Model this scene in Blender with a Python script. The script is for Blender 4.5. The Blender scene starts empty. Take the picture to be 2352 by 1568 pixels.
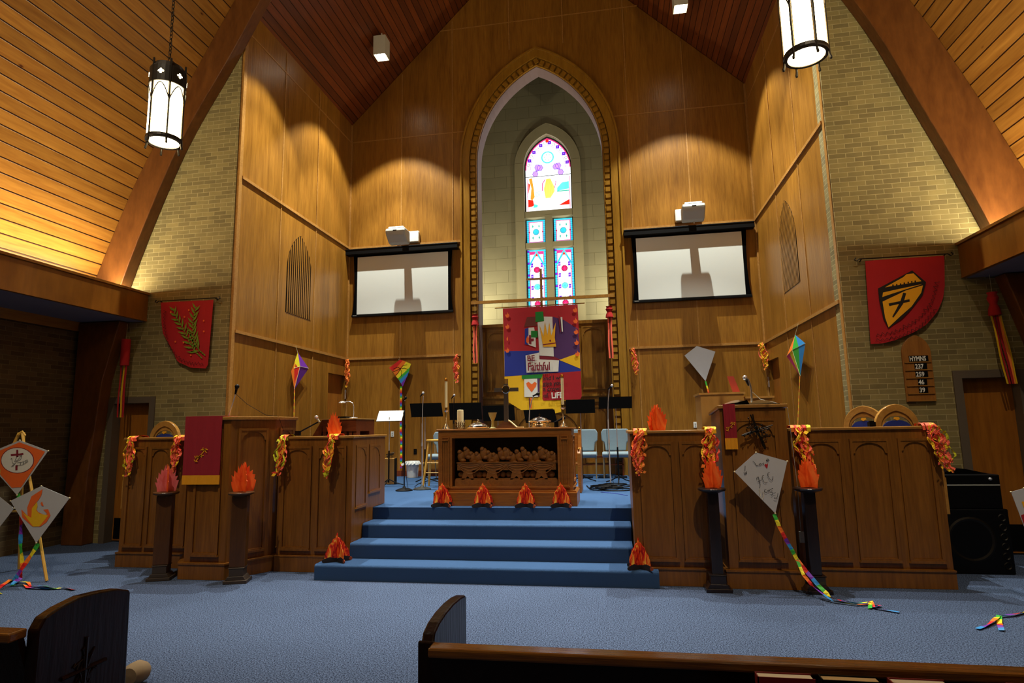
import bpy, math, random
from math import sin, cos, pi, radians, sqrt, atan2, hypot
from mathutils import Matrix, Vector
random.seed(7)
S = bpy.context.scene
# ---------------------------------------------------------------- camera
cam_data = bpy.data.cameras.new('camera'); cam = bpy.data.objects.new('camera', cam_data)
S.collection.objects.link(cam); S.camera = cam
cam_data.sensor_width = 36.0; cam_data.lens = 1376.68/2352*36.0; cam_data.clip_start = 0.05; cam_data.clip_end = 100
def cam_matrix(yaw, pitch, roll, loc):
    f = Vector((sin(yaw)*cos(pitch), cos(yaw)*cos(pitch), sin(pitch)))
    r = Vector((cos(yaw), -sin(yaw), 0)); u = r.cross(f)
    r2 = r*cos(roll)+u*sin(roll); u2 = -r*sin(roll)+u*cos(roll)
    m = Matrix((( r2.x, u2.x, -f.x, loc[0]), (r2.y, u2.y, -f.y, loc[1]), (r2.z, u2.z, -f.z, loc[2]), (0,0,0,1)))
    return m
cam.matrix_world = cam_matrix(-0.16521891, 0.14267, -0.018502, (0, 0, 1.65))
# ---------------------------------------------------------------- world, exposure
W = bpy.data.worlds.new('world'); S.world = W; W.use_nodes = True
W.node_tree.nodes['Background'].inputs[0].default_value = (0.9, 0.85, 0.8, 1)
W.node_tree.nodes['Background'].inputs[1].default_value = 0.02
S.view_settings.view_transform = 'Standard'; S.view_settings.look = 'None'
S.view_settings.exposure = 0.15; S.view_settings.gamma = 1.0; S.view_settings.use_curve_mapping = False
try:
    S.cycles.use_denoising = True; S.cycles.denoiser = 'OPENIMAGEDENOISE'
    S.cycles.max_bounces = 6; S.cycles.diffuse_bounces = 4; S.cycles.glossy_bounces = 3; S.cycles.transparent_max_bounces = 8
    S.cycles.sample_clamp_indirect = 6.0; S.cycles.caustics_reflective = False; S.cycles.caustics_refractive = False
except Exception: pass
# ---------------------------------------------------------------- lights (the room's own lamps and added unseen fills)
WARM = (1.0, 0.80, 0.52); NEUT = (1.0, 0.90, 0.72)
LANTERN_GLOW = 14.0
XC_ = -1.42
def spot(name, loc, energy, deg, blend, col=WARM, rot=(0,0,0), rad=.04):
    l = bpy.data.lights.new(name, 'SPOT'); l.energy = energy; l.spot_size = radians(deg); l.spot_blend = blend
    l.color = col; l.shadow_soft_size = rad
    o = bpy.data.objects.new(name, l); o.location = loc; o.rotation_euler = rot; S.collection.objects.link(o); return o
def area(name, loc, energy, sx, sy, rot, col=WARM):
    l = bpy.data.lights.new(name, 'AREA'); l.shape = 'RECTANGLE'; l.size = sx; l.size_y = sy; l.energy = energy; l.color = col
    o = bpy.data.objects.new(name, l); o.location = loc; o.rotation_euler = rot; S.collection.objects.link(o); return o
SPOTS = [(-4.58, 11.20, 9.52), (1.60, 11.04, 9.64), (-4.58, 8.92, 9.52), (1.60, 8.90, 9.64)]      # ceiling spot fixtures in the chancel
for (sx, sy, sz) in SPOTS:
    dg = 84 if sy > 10 else 74
    spot('chancel_spot_lamp', (sx, sy, sz-.03), 900, dg, .25, col=(.98, 1.0, .88), rad=.03)
    spot('chancel_spot_beam', (sx, sy, sz-.03), 1100, 60, .35, col=(.98, 1.0, .88), rad=.03)
# unseen spots added over steps, rails and pews for their light
for (sx, sy, e) in ((-3.0, 7.6, 1900), (.3, 7.6, 1900), (-1.43, 7.0, 1300)):
    spot('step_fill_spot', (sx, sy, 11.0), e, 46, .6, col=(1.0, .94, .84))
for (sx, e, ry) in ((-4.9, 1500, 0), (2.1, 1500, 0)):
    spot('rail_front_fill', (sx, 1.2, 10.3), e, 46, .9, col=(1.0, .86, .64), rot=(radians(31), radians(ry), 0))  # added to brighten the rail fronts, no fixture there
for sx in (-4.6, 1.8):
    spot('nave_down_fill', (sx, 1.6, 11.0), 620, 62, .9, col=(1.0, .86, .64))  # added fill for the pew caps and hymnals
# unseen area lamps added behind the arch to brighten the tower wall
for sx in (XC_-1.9, XC_+1.9):
    area('tower_wall_fill', (sx, 13.25, 4.1), 100, .25, .25, (radians(150), 0, 0), col=(1.0, .92, .66))
# cove strips lying in the trough behind the two aisle fascias
area('cove_lamp_west', (-7.72, 3.6, 3.90), 340, .12, 9.4, (0, radians(180+8), 0), col=(1.0,.87,.60))
area('cove_lamp_east', (4.86, 3.6, 3.90), 340, .12, 9.4, (0, radians(180-8), 0), col=(1.0,.87,.60))

# ---------------------------------------------------------------- mesh building
class Fr:
    """vertical frame: u runs along angle a, n is the outward normal (a=0: u=+x, n=-y)"""
    def __init__(s, x, y, z=0, a=0.0): s.o=(x,y,z); s.u=(cos(a), sin(a)); s.n=(sin(a), -cos(a))
    def __call__(s, u, n, z): return (s.o[0]+u*s.u[0]+n*s.n[0], s.o[1]+u*s.u[1]+n*s.n[1], s.o[2]+z)
ID = lambda x, y, z: (x, y, z)
class MB:
    def __init__(s): s.v=[]; s.f=[]; s.m=[]; s.uv={}
    def face(s, pts, m=0):
        b=len(s.v); s.v += [tuple(p) for p in pts]; s.f.append(list(range(b, b+len(pts)))); s.m.append(m); return s
    def box(s, x0, x1, y0, y1, z0, z1, m=0, T=ID):
        b=len(s.v)
        s.v += [T(x,y,z) for z in (z0,z1) for x,y in ((x0,y0),(x1,y0),(x1,y1),(x0,y1))]
        s.f += [[b+i for i in q] for q in ((3,2,1,0),(4,5,6,7),(0,1,5,4),(1,2,6,5),(2,3,7,6),(3,0,4,7))]; s.m += [m]*6; return s
    def prism(s, pts, n0, n1, m=0, T=ID, mode='uz'):
        """polygon pts in (u,z) extruded along n (mode uz), or (x,y) extruded along z (mode xy), or (y,z) along x"""
        g = {'uz': lambda p,n: T(p[0], n, p[1]), 'xy': lambda p,n: T(p[0], p[1], n), 'yz': lambda p,n: T(n, p[0], p[1])}[mode]
        k=len(pts); b=len(s.v); s.v += [g(p,n0) for p in pts]+[g(p,n1) for p in pts]
        s.f += [list(range(b+k-1, b-1, -1)), list(range(b+k, b+2*k))]; s.m += [m]*2
        for i in range(k):
            j=(i+1)%k; s.f.append([b+i, b+j, b+k+j, b+k+i]); s.m.append(m)
        return s
    def ring(s, a, c, n0, n1, m=0, T=ID, closed=False):
        """strip between two polylines a and c in (u,z), extruded n0..n1"""
        k=len(a); b=len(s.v)
        for n in (n0,n1):
            s.v += [T(p[0],n,p[1]) for p in a]+[T(p[0],n,p[1]) for p in c]
        A=lambda i:b+i; Cc=lambda i:b+k+i; A2=lambda i:b+2*k+i; C2=lambda i:b+3*k+i
        for i in range(k if closed else k-1):
            j=(i+1)%k
            s.f += [[A(i),A(j),Cc(j),Cc(i)],[A2(i),C2(i),C2(j),A2(j)],[A(i),A2(i),A2(j),A(j)],[Cc(i),Cc(j),C2(j),C2(i)]]; s.m += [m]*4
        if not closed:
            s.f += [[A(0),Cc(0),C2(0),A2(0)],[A(k-1),A2(k-1),C2(k-1),Cc(k-1)]]; s.m += [m]*2
        return s
    def tube(s, path, r, n=8, m=0, caps=True, close=False):
        P=[Vector(p) for p in path]; k=len(P); R = r if isinstance(r,(list,tuple)) else [r]*k
        b=len(s.v); prev=None
        for i,p in enumerate(P):
            if close: t=(P[(i+1)%k]-P[i-1])
            else: t=(P[min(i+1,k-1)]-P[max(i-1,0)])
            if t.length<1e-9: t=Vector((0,0,1))
            t.normalize()
            if prev is None:
                prev = t.orthogonal().normalized()
            a=(prev-t*prev.dot(t))
            if a.length<1e-6: a=t.orthogonal()
            a.normalize(); prev=a; c=t.cross(a)
            for j in range(n):
                q=p+(a*cos(2*pi*j/n)+c*sin(2*pi*j/n))*R[i]; s.v.append(tuple(q))
        for i in range(k if close else k-1):
            i2=(i+1)%k
            for j in range(n):
                j2=(j+1)%n; s.f.append([b+i*n+j,b+i*n+j2,b+i2*n+j2,b+i2*n+j]); s.m.append(m)
        if caps and not close:
            s.f += [[b+j for j in range(n-1,-1,-1)], [b+(k-1)*n+j for j in range(n)]]; s.m += [m]*2
        return s
    def lathe(s, prof, cx=0, cy=0, cz=0, n=20, m=0, a0=0.0, a1=2*pi, cap=True):
        full = abs(a1-a0-2*pi)<1e-6; b=len(s.v); k=len(prof); cols = n if full else n+1
        for j in range(cols):
            a=a0+(a1-a0)*j/n
            s.v += [(cx+r*cos(a), cy+r*sin(a), cz+z) for r,z in prof]
        for j in range(n):
            j2=(j+1)%cols
            for i in range(k-1):
                s.f.append([b+j*k+i, b+j2*k+i, b+j2*k+i+1, b+j*k+i+1]); s.m.append(m)
        if full and cap:
            if prof[0][0]>1e-5: s.f.append([b+j*k for j in range(n-1,-1,-1)]); s.m.append(m)
            if prof[-1][0]>1e-5: s.f.append([b+j*k+k-1 for j in range(n)]); s.m.append(m)
        return s
    def ball(s, c, r, n=10, m=0, sz=(1,1,1)):
        pr=[(max(1e-6,r*sin(pi*i/n)), -r*cos(pi*i/n)) for i in range(n+1)]
        b=len(s.v); s.lathe(pr, 0,0,0, n*2, m)
        for i in range(b,len(s.v)):
            x,y,z=s.v[i]; s.v[i]=(c[0]+x*sz[0], c[1]+y*sz[1], c[2]+z*sz[2])
        return s
    def strip(s, pts, wdir, w, m=0, cols=None):
        """ribbon along pts; wdir vector or list; width w; cols: material per segment"""
        b=len(s.v)
        for i,p in enumerate(pts):
            d = wdir[i] if isinstance(wdir, list) else wdir
            ww = w[i] if isinstance(w, list) else w
            s.v += [tuple(Vector(p)-Vector(d)*ww/2), tuple(Vector(p)+Vector(d)*ww/2)]
        for i in range(len(pts)-1):
            s.f.append([b+2*i,b+2*i+1,b+2*i+3,b+2*i+2]); s.m.append(cols[i%len(cols)] if cols else m)
        return s
    def line2d(s, pts, w, n, m, T):
        """thin flat stroke through (u,z) points on frame T at offset n"""
        for i in range(len(pts)-1):
            (a,b_),(c,d)=pts[i],pts[i+1]; L=hypot(c-a,d-b_) or 1; px,pz=-(d-b_)/L*w/2,(c-a)/L*w/2; ex,ez=(c-a)/L*w*.3,(d-b_)/L*w*.3
            s.face([T(a-px-ex,n,b_-pz-ez),T(c-px+ex,n,d-pz+ez),T(c+px+ex,n,d+pz+ez),T(a+px-ex,n,b_+pz-ez)],m)
        return s
    def text(s, txt, T, u, z, size, n, m=0, sx=1.0, shear=0.0, bold=0.0, rot=0.0, depth=.0008):
        cu=bpy.data.curves.new('t','FONT'); cu.body=txt; cu.size=size; cu.shear=shear; cu.offset=bold; cu.resolution_u=3; cu.extrude=depth
        ob=bpy.data.objects.new('t',cu); S.collection.objects.link(ob)
        bpy.context.view_layer.update()
        me=bpy.data.meshes.new_from_object(ob.evaluated_get(bpy.context.evaluated_depsgraph_get()))
        b=len(s.v); cr,sr=cos(rot),sin(rot)
        for v in me.vertices:
            x,y=v.co.x*sx,v.co.y; s.v.append(T(u+x*cr-y*sr, n+v.co.z, z+x*sr+y*cr))
        for p in me.polygons: s.f.append([b+i for i in p.vertices]); s.m.append(m)
        bpy.data.objects.remove(ob); bpy.data.meshes.remove(me); bpy.data.curves.remove(cu); return s
    def build(s, name, mats, parent=None, smooth=False, world=True, label=None, bevel=0):
        off=Vector((0,0,0)); p=parent
        while p is not None and world: off+=Vector(p.location); p=p.parent
        me=bpy.data.meshes.new(name); me.from_pydata([tuple(Vector(v)-off) for v in s.v] if off.length else s.v, [], s.f)
        mats = mats if isinstance(mats,(list,tuple)) else [mats]
        for mt in mats: me.materials.append(mt)
        me.polygons.foreach_set('material_index', s.m)
        if smooth: me.polygons.foreach_set('use_smooth', [True]*len(s.f))
        if s.uv:
            ul=me.uv_layers.new(name='UVMap')
            for pi_,uvs in s.uv.items():
                st=me.polygons[pi_].loop_start
                for k,q in enumerate(uvs): ul.data[st+k].uv=q
        me.validate(); me.update()
        o=bpy.data.objects.new(name, me); S.collection.objects.link(o)
        if parent is not None: o.parent=parent
        if label: o['label']=label
        if smooth:
            try:
                me.set_sharp_from_angle(angle=radians(38))
            except Exception: pass
        if bevel:
            md=o.modifiers.new('bevel','BEVEL'); md.width=bevel; md.segments=2; md.limit_method='ANGLE'
        return o
def tag(o, label, cat, group=None):
    o['label']=label; o['category']=cat
    if group: o['group']=group
    return o
def thing(name, label, cat, loc=(0,0,0), rz=0.0, group=None):
    o=bpy.data.objects.new(name, None); S.collection.objects.link(o); o.location=loc; o.rotation_euler=(0,0,rz); o.empty_display_size=.1
    return tag(o, label, cat, group)
def solo(name, mb, mats, label, cat, group=None, smooth=False, bevel=0):
    xs=[v[0] for v in mb.v]; ys=[v[1] for v in mb.v]; zs=[v[2] for v in mb.v]
    c=((min(xs)+max(xs))/2,(min(ys)+max(ys))/2,min(zs))
    mb.v=[(a-c[0],b-c[1],d-c[2]) for a,b,d in mb.v]
    o=mb.build(name, mats, None, smooth, bevel=bevel); o.location=c
    return tag(o,label,cat,group)
def struct(name, mb, mats, smooth=False):
    o=mb.build(name, mats, None, smooth); o['kind']='structure'; return o
def dup(root, loc, rz=None, label=None, group=None):
    r=root.copy(); S.collection.objects.link(r); r.location=loc
    if rz is not None: r.rotation_euler=(0,0,rz)
    if label: r['label']=label
    if group: r['group']=group
    for ch in list(root.children):
        c=ch.copy(); S.collection.objects.link(c); c.parent=r
        for g in ch.children:
            d=g.copy(); S.collection.objects.link(d); d.parent=c
    return r
def arch(hw, spring, rise, n=14, cx=0.0):
    """pointed arch from left spring over the apex to the right spring"""
    R=(hw*hw+rise*rise)/(2*hw); c=-hw+R; a1=atan2(rise, -(c))  # angle of apex seen from centre c
    L=[]
    for i in range(n+1):
        a=pi+(a1-pi)*i/n; L.append((cx+c+R*cos(a), spring+R*sin(a)))
    Rr=[(2*cx-x, z) for x,z in reversed(L[:-1])]
    return L+Rr
# ---------------------------------------------------------------- materials
def hx(h): 
    c=[int(h[i:i+2],16)/255 for i in (0,2,4)]
    return tuple(((x+.055)/1.055)**2.4 if x>.04045 else x/12.92 for x in c)+(1,)
MATS={}
def base(name, rough=.6, spec=.5, metal=0.0):
    m=bpy.data.materials.new(name); m.use_nodes=True; nt=m.node_tree; b=nt.nodes['Principled BSDF']
    b.inputs['Roughness'].default_value=rough; b.inputs['Metallic'].default_value=metal
    b.inputs['Specular IOR Level'].default_value=spec
    return m, nt, b
def N(nt, t, **kw):
    n=nt.nodes.new(t)
    for k,v in kw.items(): setattr(n,k,v)
    return n
def plain(name, col, rough=.6, metal=0.0, spec=.5, var=.06, scale=30):
    if name in MATS: return MATS[name]
    m,nt,b=base(name,rough,spec,metal); c=hx(col) if isinstance(col,str) else col
    tc=N(nt,'ShaderNodeTexCoord'); no=N(nt,'ShaderNodeTexNoise'); no.inputs['Scale'].default_value=scale; no.inputs['Detail'].default_value=3
    mx=N(nt,'ShaderNodeMix',data_type='RGBA',blend_type='MIX'); nt.links.new(tc.outputs['Object'],no.inputs['Vector']); nt.links.new(no.outputs['Fac'],mx.inputs['Factor'])
    mx.inputs['A'].default_value=tuple(x*(1-var) for x in c[:3])+(1,); mx.inputs['B'].default_value=tuple(min(1,x*(1+var)) for x in c[:3])+(1,)
    nt.links.new(mx.outputs['Result'],b.inputs['Base Color']); MATS[name]=m; return m
def emis(name, col, st, alpha=None):
    m,nt,b=base(name,.4); c=hx(col); b.inputs['Base Color'].default_value=c; b.inputs['Emission Color'].default_value=c; b.inputs['Emission Strength'].default_value=st
    MATS[name]=m; return m
def wood(name, c1, c2, sc=(9,9,.7), strip=0.0, rough=.38, stripvar=.18, c3=None, bump=.02, coat=0.0, world=True, axis=None, spec=.4):
    m,nt,b=base(name,rough,spec); L=nt.links
    if world: g=N(nt,'ShaderNodeNewGeometry'); src=g.outputs['Position']
    else: g=N(nt,'ShaderNodeTexCoord'); src=g.outputs['Object']
    mp=N(nt,'ShaderNodeMapping'); mp.inputs['Scale'].default_value=sc; L.new(src,mp.inputs['Vector'])
    vec=mp.outputs['Vector']
    n1=N(nt,'ShaderNodeTexNoise'); n1.inputs['Scale'].default_value=1.0; n1.inputs['Detail'].default_value=5; n1.inputs['Roughness'].default_value=.6; n1.inputs['Distortion'].default_value=.8
    n2=N(nt,'ShaderNodeTexNoise'); n2.inputs['Scale'].default_value=6.0; n2.inputs['Detail'].default_value=4
    L.new(vec,n1.inputs['Vector']); L.new(vec,n2.inputs['Vector'])
    ad=N(nt,'ShaderNodeMath',operation='MULTIPLY_ADD'); L.new(n2.outputs['Fac'],ad.inputs[0]); ad.inputs[1].default_value=.45; 
    sb=N(nt,'ShaderNodeMath',operation='MULTIPLY'); L.new(n1.outputs['Fac'],sb.inputs[0]); sb.inputs[1].default_value=.6; L.new(sb.outputs[0],ad.inputs[2])
    cr=N(nt,'ShaderNodeValToRGB'); cr.color_ramp.elements[0].position=.30; cr.color_ramp.elements[1].position=.76
    cr.color_ramp.elements[0].color=hx(c1); cr.color_ramp.elements[1].color=hx(c2); L.new(ad.outputs[0],cr.inputs['Fac'])
    col=cr.outputs['Color']
    if strip:
        sp=N(nt,'ShaderNodeSeparateXYZ'); L.new(src,sp.inputs[0])
        if axis=='uv':
            uv=N(nt,'ShaderNodeTexCoord'); sp2=N(nt,'ShaderNodeSeparateXYZ'); L.new(uv.outputs['UV'],sp2.inputs[0]); s_out=sp2.outputs['Y']
        else:
            a2=N(nt,'ShaderNodeMath',operation='ADD'); L.new(sp.outputs['X'],a2.inputs[0]); L.new(sp.outputs['Y'],a2.inputs[1]); s_out=a2.outputs[0]
        dv=N(nt,'ShaderNodeMath',operation='DIVIDE'); L.new(s_out,dv.inputs[0]); dv.inputs[1].default_value=strip
        fl=N(nt,'ShaderNodeMath',operation='FLOOR'); L.new(dv.outputs[0],fl.inputs[0])
        wn=N(nt,'ShaderNodeTexWhiteNoise',noise_dimensions='1D'); L.new(fl.outputs[0],wn.inputs['W'])
        mr=N(nt,'ShaderNodeMapRange'); mr.inputs['To Min'].default_value=1-stripvar; mr.inputs['To Max'].default_value=1+stripvar; L.new(wn.outputs['Value'],mr.inputs['Value'])
        vm=N(nt,'ShaderNodeVectorMath',operation='SCALE'); L.new(col,vm.inputs[0]); L.new(mr.outputs[0],vm.inputs['Scale']); col=vm.outputs[0]
        if axis=='uv':
            fr=N(nt,'ShaderNodeMath',operation='FRACT'); L.new(dv.outputs[0],fr.inputs[0])
            pg=N(nt,'ShaderNodeMath',operation='PINGPONG'); L.new(fr.outputs[0],pg.inputs[0]); pg.inputs[1].default_value=.5
            gr=N(nt,'ShaderNodeMapRange',interpolation_type='SMOOTHSTEP'); gr.inputs['From Min'].default_value=.02; gr.inputs['From Max'].default_value=.06; L.new(pg.outputs[0],gr.inputs['Value'])
            mx=N(nt,'ShaderNodeMix',data_type='RGBA'); L.new(gr.outputs[0],mx.inputs['Factor']); mx.inputs['A'].default_value=hx('2A1206'); L.new(col,mx.inputs['B']); col=mx.outputs['Result']
            # knots
            kv=N(nt,'ShaderNodeTexVoronoi'); kv.inputs['Scale'].default_value=1.35; mpk=N(nt,'ShaderNodeMapping'); mpk.inputs['Scale'].default_value=(2.0,.9,2.0); L.new(src,mpk.inputs['Vector']); L.new(mpk.outputs[0],kv.inputs['Vector'])
            kr=N(nt,'ShaderNodeMapRange'); kr.inputs['From Min'].default_value=.02; kr.inputs['From Max'].default_value=.055; L.new(kv.outputs['Distance'],kr.inputs['Value'])
            mk=N(nt,'ShaderNodeMix',data_type='RGBA'); L.new(kr.outputs[0],mk.inputs['Factor']); mk.inputs['A'].default_value=hx('4A1E08'); L.new(col,mk.inputs['B']); col=mk.outputs['Result']
            bp=N(nt,'ShaderNodeBump'); bp.inputs['Strength'].default_value=.9; bp.inputs['Distance'].default_value=.012; L.new(gr.outputs[0],bp.inputs['Height']); L.new(bp.outputs[0],b.inputs['Normal'])
    if axis!='uv' and bump:
        bp=N(nt,'ShaderNodeBump'); bp.inputs['Strength'].default_value=.15; bp.inputs['Distance'].default_value=bump; L.new(n2.outputs['Fac'],bp.inputs['Height']); L.new(bp.outputs[0],b.inputs['Normal'])
    L.new(col,b.inputs['Base Color'])
    if coat: b.inputs['Coat Weight'].default_value=coat; b.inputs['Coat Roughness'].default_value=.12
    MATS[name]=m; return m
def brick(name, c1, c2, mortar, swap=False):
    m,nt,b=base(name,.85,.2); L=nt.links
    g=N(nt,'ShaderNodeNewGeometry'); sp=N(nt,'ShaderNodeSeparateXYZ'); L.new(g.outputs['Position'],sp.inputs[0])
    a=N(nt,'ShaderNodeMath',operation='ADD'); L.new(sp.outputs['X'],a.inputs[0]); L.new(sp.outputs['Y'],a.inputs[1])
    cb=N(nt,'ShaderNodeCombineXYZ'); L.new(a.outputs[0],cb.inputs[0]); L.new(sp.outputs['Z'],cb.inputs[1])
    br=N(nt,'ShaderNodeTexBrick'); L.new(cb.outputs[0],br.inputs['Vector']); br.inputs['Scale'].default_value=1
    br.inputs['Brick Width'].default_value=.214; br.inputs['Row Height'].default_value=.0685; br.inputs['Mortar Size'].default_value=.0045; br.inputs['Mortar Smooth'].default_value=.2; br.inputs['Bias'].default_value=-.1
    br.inputs['Color1'].default_value=hx(c1); br.inputs['Color2'].default_value=hx(c2); br.inputs['Mortar'].default_value=hx(mortar)
    no=N(nt,'ShaderNodeTexNoise'); no.inputs['Scale'].default_value=5; L.new(g.outputs['Position'],no.inputs['Vector']); no.inputs['Detail'].default_value=6
    mr=N(nt,'ShaderNodeMapRange'); mr.inputs['To Min'].default_value=.75; mr.inputs['To Max'].default_value=1.25; L.new(no.outputs['Fac'],mr.inputs['Value'])
    vm=N(nt,'ShaderNodeVectorMath',operation='SCALE'); L.new(br.outputs['Color'],vm.inputs[0]); L.new(mr.outputs[0],vm.inputs['Scale'])
    L.new(vm.outputs[0],b.inputs['Base Color'])
    iv=N(nt,'ShaderNodeMath',operation='SUBTRACT'); iv.inputs[0].default_value=1; L.new(br.outputs['Fac'],iv.inputs[1])
    bp=N(nt,'ShaderNodeBump'); bp.inputs['Strength'].default_value=.8; bp.inputs['Distance'].default_value=.01; L.new(iv.outputs[0],bp.inputs['Height']); L.new(bp.outputs[0],b.inputs['Normal'])
    return m
def stone(name, c1, c2, joint):
    m,nt,b=base(name,.9,.2); L=nt.links
    g=N(nt,'ShaderNodeNewGeometry'); sp=N(nt,'ShaderNodeSeparateXYZ'); L.new(g.outputs['Position'],sp.inputs[0])
    cb=N(nt,'ShaderNodeCombineXYZ'); L.new(sp.outputs['X'],cb.inputs[0]); L.new(sp.outputs['Z'],cb.inputs[1])
    br=N(nt,'ShaderNodeTexBrick'); L.new(cb.outputs[0],br.inputs['Vector']); br.inputs['Scale'].default_value=1
    br.inputs['Brick Width'].default_value=.62; br.inputs['Row Height'].default_value=.31; br.inputs['Mortar Size'].default_value=.004; br.inputs['Color1'].default_value=hx(c1); br.inputs['Color2'].default_value=hx(c2); br.inputs['Mortar'].default_value=hx(joint)
    no=N(nt,'ShaderNodeTexNoise'); no.inputs['Scale'].default_value=2.2; no.inputs['Detail'].default_value=8; L.new(g.outputs['Position'],no.inputs['Vector'])
    mr=N(nt,'ShaderNodeMapRange'); mr.inputs['To Min'].default_value=.85; mr.inputs['To Max'].default_value=1.15; L.new(no.outputs['Fac'],mr.inputs['Value'])
    vm=N(nt,'ShaderNodeVectorMath',operation='SCALE'); L.new(br.outputs['Color'],vm.inputs[0]); L.new(mr.outputs[0],vm.inputs['Scale']); L.new(vm.outputs[0],b.inputs['Base Color'])
    return m
def carpet(name, c1, c2, sc=260):
    m,nt,b=base(name,.95,.1); L=nt.links
    g=N(nt,'ShaderNodeNewGeometry')
    no=N(nt,'ShaderNodeTexNoise'); no.inputs['Scale'].default_value=sc; no.inputs['Detail'].default_value=4; no.inputs['Roughness'].default_value=.8; L.new(g.outputs['Position'],no.inputs['Vector'])
    cr=N(nt,'ShaderNodeValToRGB'); cr.color_ramp.elements[0].position=.43; cr.color_ramp.elements[1].position=.57; cr.color_ramp.elements[0].color=hx(c1); cr.color_ramp.elements[1].color=hx(c2); L.new(no.outputs['Fac'],cr.inputs['Fac'])
    n2=N(nt,'ShaderNodeTexNoise'); n2.inputs['Scale'].default_value=1.3; n2.inputs['Detail'].default_value=3; L.new(g.outputs['Position'],n2.inputs['Vector'])
    mr=N(nt,'ShaderNodeMapRange'); mr.inputs['To Min'].default_value=.86; mr.inputs['To Max'].default_value=1.14; L.new(n2.outputs['Fac'],mr.inputs['Value'])
    vm=N(nt,'ShaderNodeVectorMath',operation='SCALE'); L.new(cr.outputs['Color'],vm.inputs[0]); L.new(mr.outputs[0],vm.inputs['Scale']); L.new(vm.outputs[0],b.inputs['Base Color'])
    bp=N(nt,'ShaderNodeBump'); bp.inputs['Strength'].default_value=.08; bp.inputs['Distance'].default_value=.002; L.new(no.outputs['Fac'],bp.inputs['Height']); L.new(bp.outputs[0],b.inputs['Normal'])
    return m
def flameprint(name, cols, sc=18, zs=.35):
    m,nt,b=base(name,.6,.3); L=nt.links
    tc=N(nt,'ShaderNodeTexCoord'); mp=N(nt,'ShaderNodeMapping'); mp.inputs['Scale'].default_value=(1,1,zs); L.new(tc.outputs['Object'],mp.inputs['Vector'])
    no=N(nt,'ShaderNodeTexNoise'); no.inputs['Scale'].default_value=sc; no.inputs['Detail'].default_value=3; no.inputs['Distortion'].default_value=1.5; L.new(mp.outputs[0],no.inputs['Vector'])
    cr=N(nt,'ShaderNodeValToRGB'); e=cr.color_ramp.elements; e[0].position=.36; e[0].color=hx(cols[0]); e[1].position=.66; e[1].color=hx(cols[-1])
    for k,c in enumerate(cols[1:-1]):
        x=e.new(.36+.3*(k+1)/(len(cols)-1)); x.color=hx(c)
    L.new(no.outputs['Fac'],cr.inputs['Fac']); L.new(cr.outputs['Color'],b.inputs['Base Color']); return m
M_PANEL=wood('oak_panelling','704612','A27028',(7,7,.55),strip=.305,stripvar=.10,rough=.34)
M_PANEL_TRIM=wood('oak_trim','8A5A26','B98A48',(20,20,20),rough=.35)
M_RAIL=wood('oak_choir_rail','5E3812','8C5A20',(9,9,.7),rough=.36,strip=0)
M_RAILTOP=wood('oak_rail_cap','7A5222','A87A3A',(1.2,9,9),rough=.3)
M_ALTAR=wood('walnut_table','7C4A18','A0662A',(1.3,9,9),rough=.32)
M_RELIEF=wood('carved_wood','7C4A1A','A86E2A',(14,14,14),rough=.5)
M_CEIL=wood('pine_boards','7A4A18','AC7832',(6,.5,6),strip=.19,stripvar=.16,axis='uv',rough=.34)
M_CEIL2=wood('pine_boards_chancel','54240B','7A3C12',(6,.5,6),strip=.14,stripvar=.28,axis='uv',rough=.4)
M_BEAM=wood('stained_beam','4E2A12','764820',(3,3,1.0),rough=.3)
M_FASCIA=wood('fascia_veneer','6E3E10','965E1E',(4,1.6,.5),strip=.31,stripvar=.14,rough=.3)
M_DOOR=wood('door_veneer','7A4616','AC6C24',(5,5,.5),rough=.35)
M_FRAME=wood('arch_casing','7C5416','A67A28',(12,12,1),rough=.3)
M_PEW=wood('pew_end_dark','160A06','26100A',(8,8,1),rough=.3,coat=.08,spec=.22)
M_CARVE=plain('pew_carving','2C180E',.25)
M_PEWTOP=wood('pew_cap','5E3816','8E6028',(1.0,14,14),rough=.25,coat=.3)
M_ORGAN=wood('organ_wood','5C2810','7C3A18',(1,6,6),rough=.35)
M_LIGHTWOOD=wood('light_maple','A87C38','C09450',(2,2,.6),rough=.4)
M_GOLDWOOD=wood('oak_chair','94642A','BC8C44',(4,4,4),rough=.28)
M_BLACKWOOD=wood('ebony_stain','150D0B','261814',(6,6,1),rough=.3,coat=.2)
M_PEDBROWN=wood('pedestal_stain','40260F','5A3818',(8,8,1),rough=.35)
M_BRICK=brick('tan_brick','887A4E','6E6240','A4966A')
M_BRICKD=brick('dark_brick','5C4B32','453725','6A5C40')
M_STONE=stone('limestone','7E7A62','76725C','5A553F')
M_STONET=plain('limestone_trim','8A8468',.9,var=.08,scale=6)
M_PAINT=plain('mauve_paint','7C6866',.5,var=.03,scale=3)
M_CARPET=carpet('speckled_blue_carpet','10182A','5C6C8A',95)
M_CARPETD=carpet('chancel_blue_carpet','20324A','40608C',300)
M_PLASTER=plain('grey_soffit','6E6E7C',.9,var=.03)
M_BLACK=plain('black_enamel','060608',.5,var=.05,spec=.15)
M_BLACKF=plain('black_cloth','070708',.95,spec=.03)
M_CHROME=plain('chrome','DADADE',.25,metal=.65,var=.01)
M_SILVER=plain('silver_plate','D8D4CC',.12,metal=1.0,var=.01)
M_BRASS=plain('brass','B0782C',.25,metal=1.0,var=.02)
M_PEWTER=plain('grey_cross_metal','6A625C',.35,metal=.7,var=.03)
M_IRON=plain('dark_iron','1E1810',.45,metal=.6)
M_WHITE=plain('white_plastic','E4E6E2',.35,var=.01)
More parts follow.
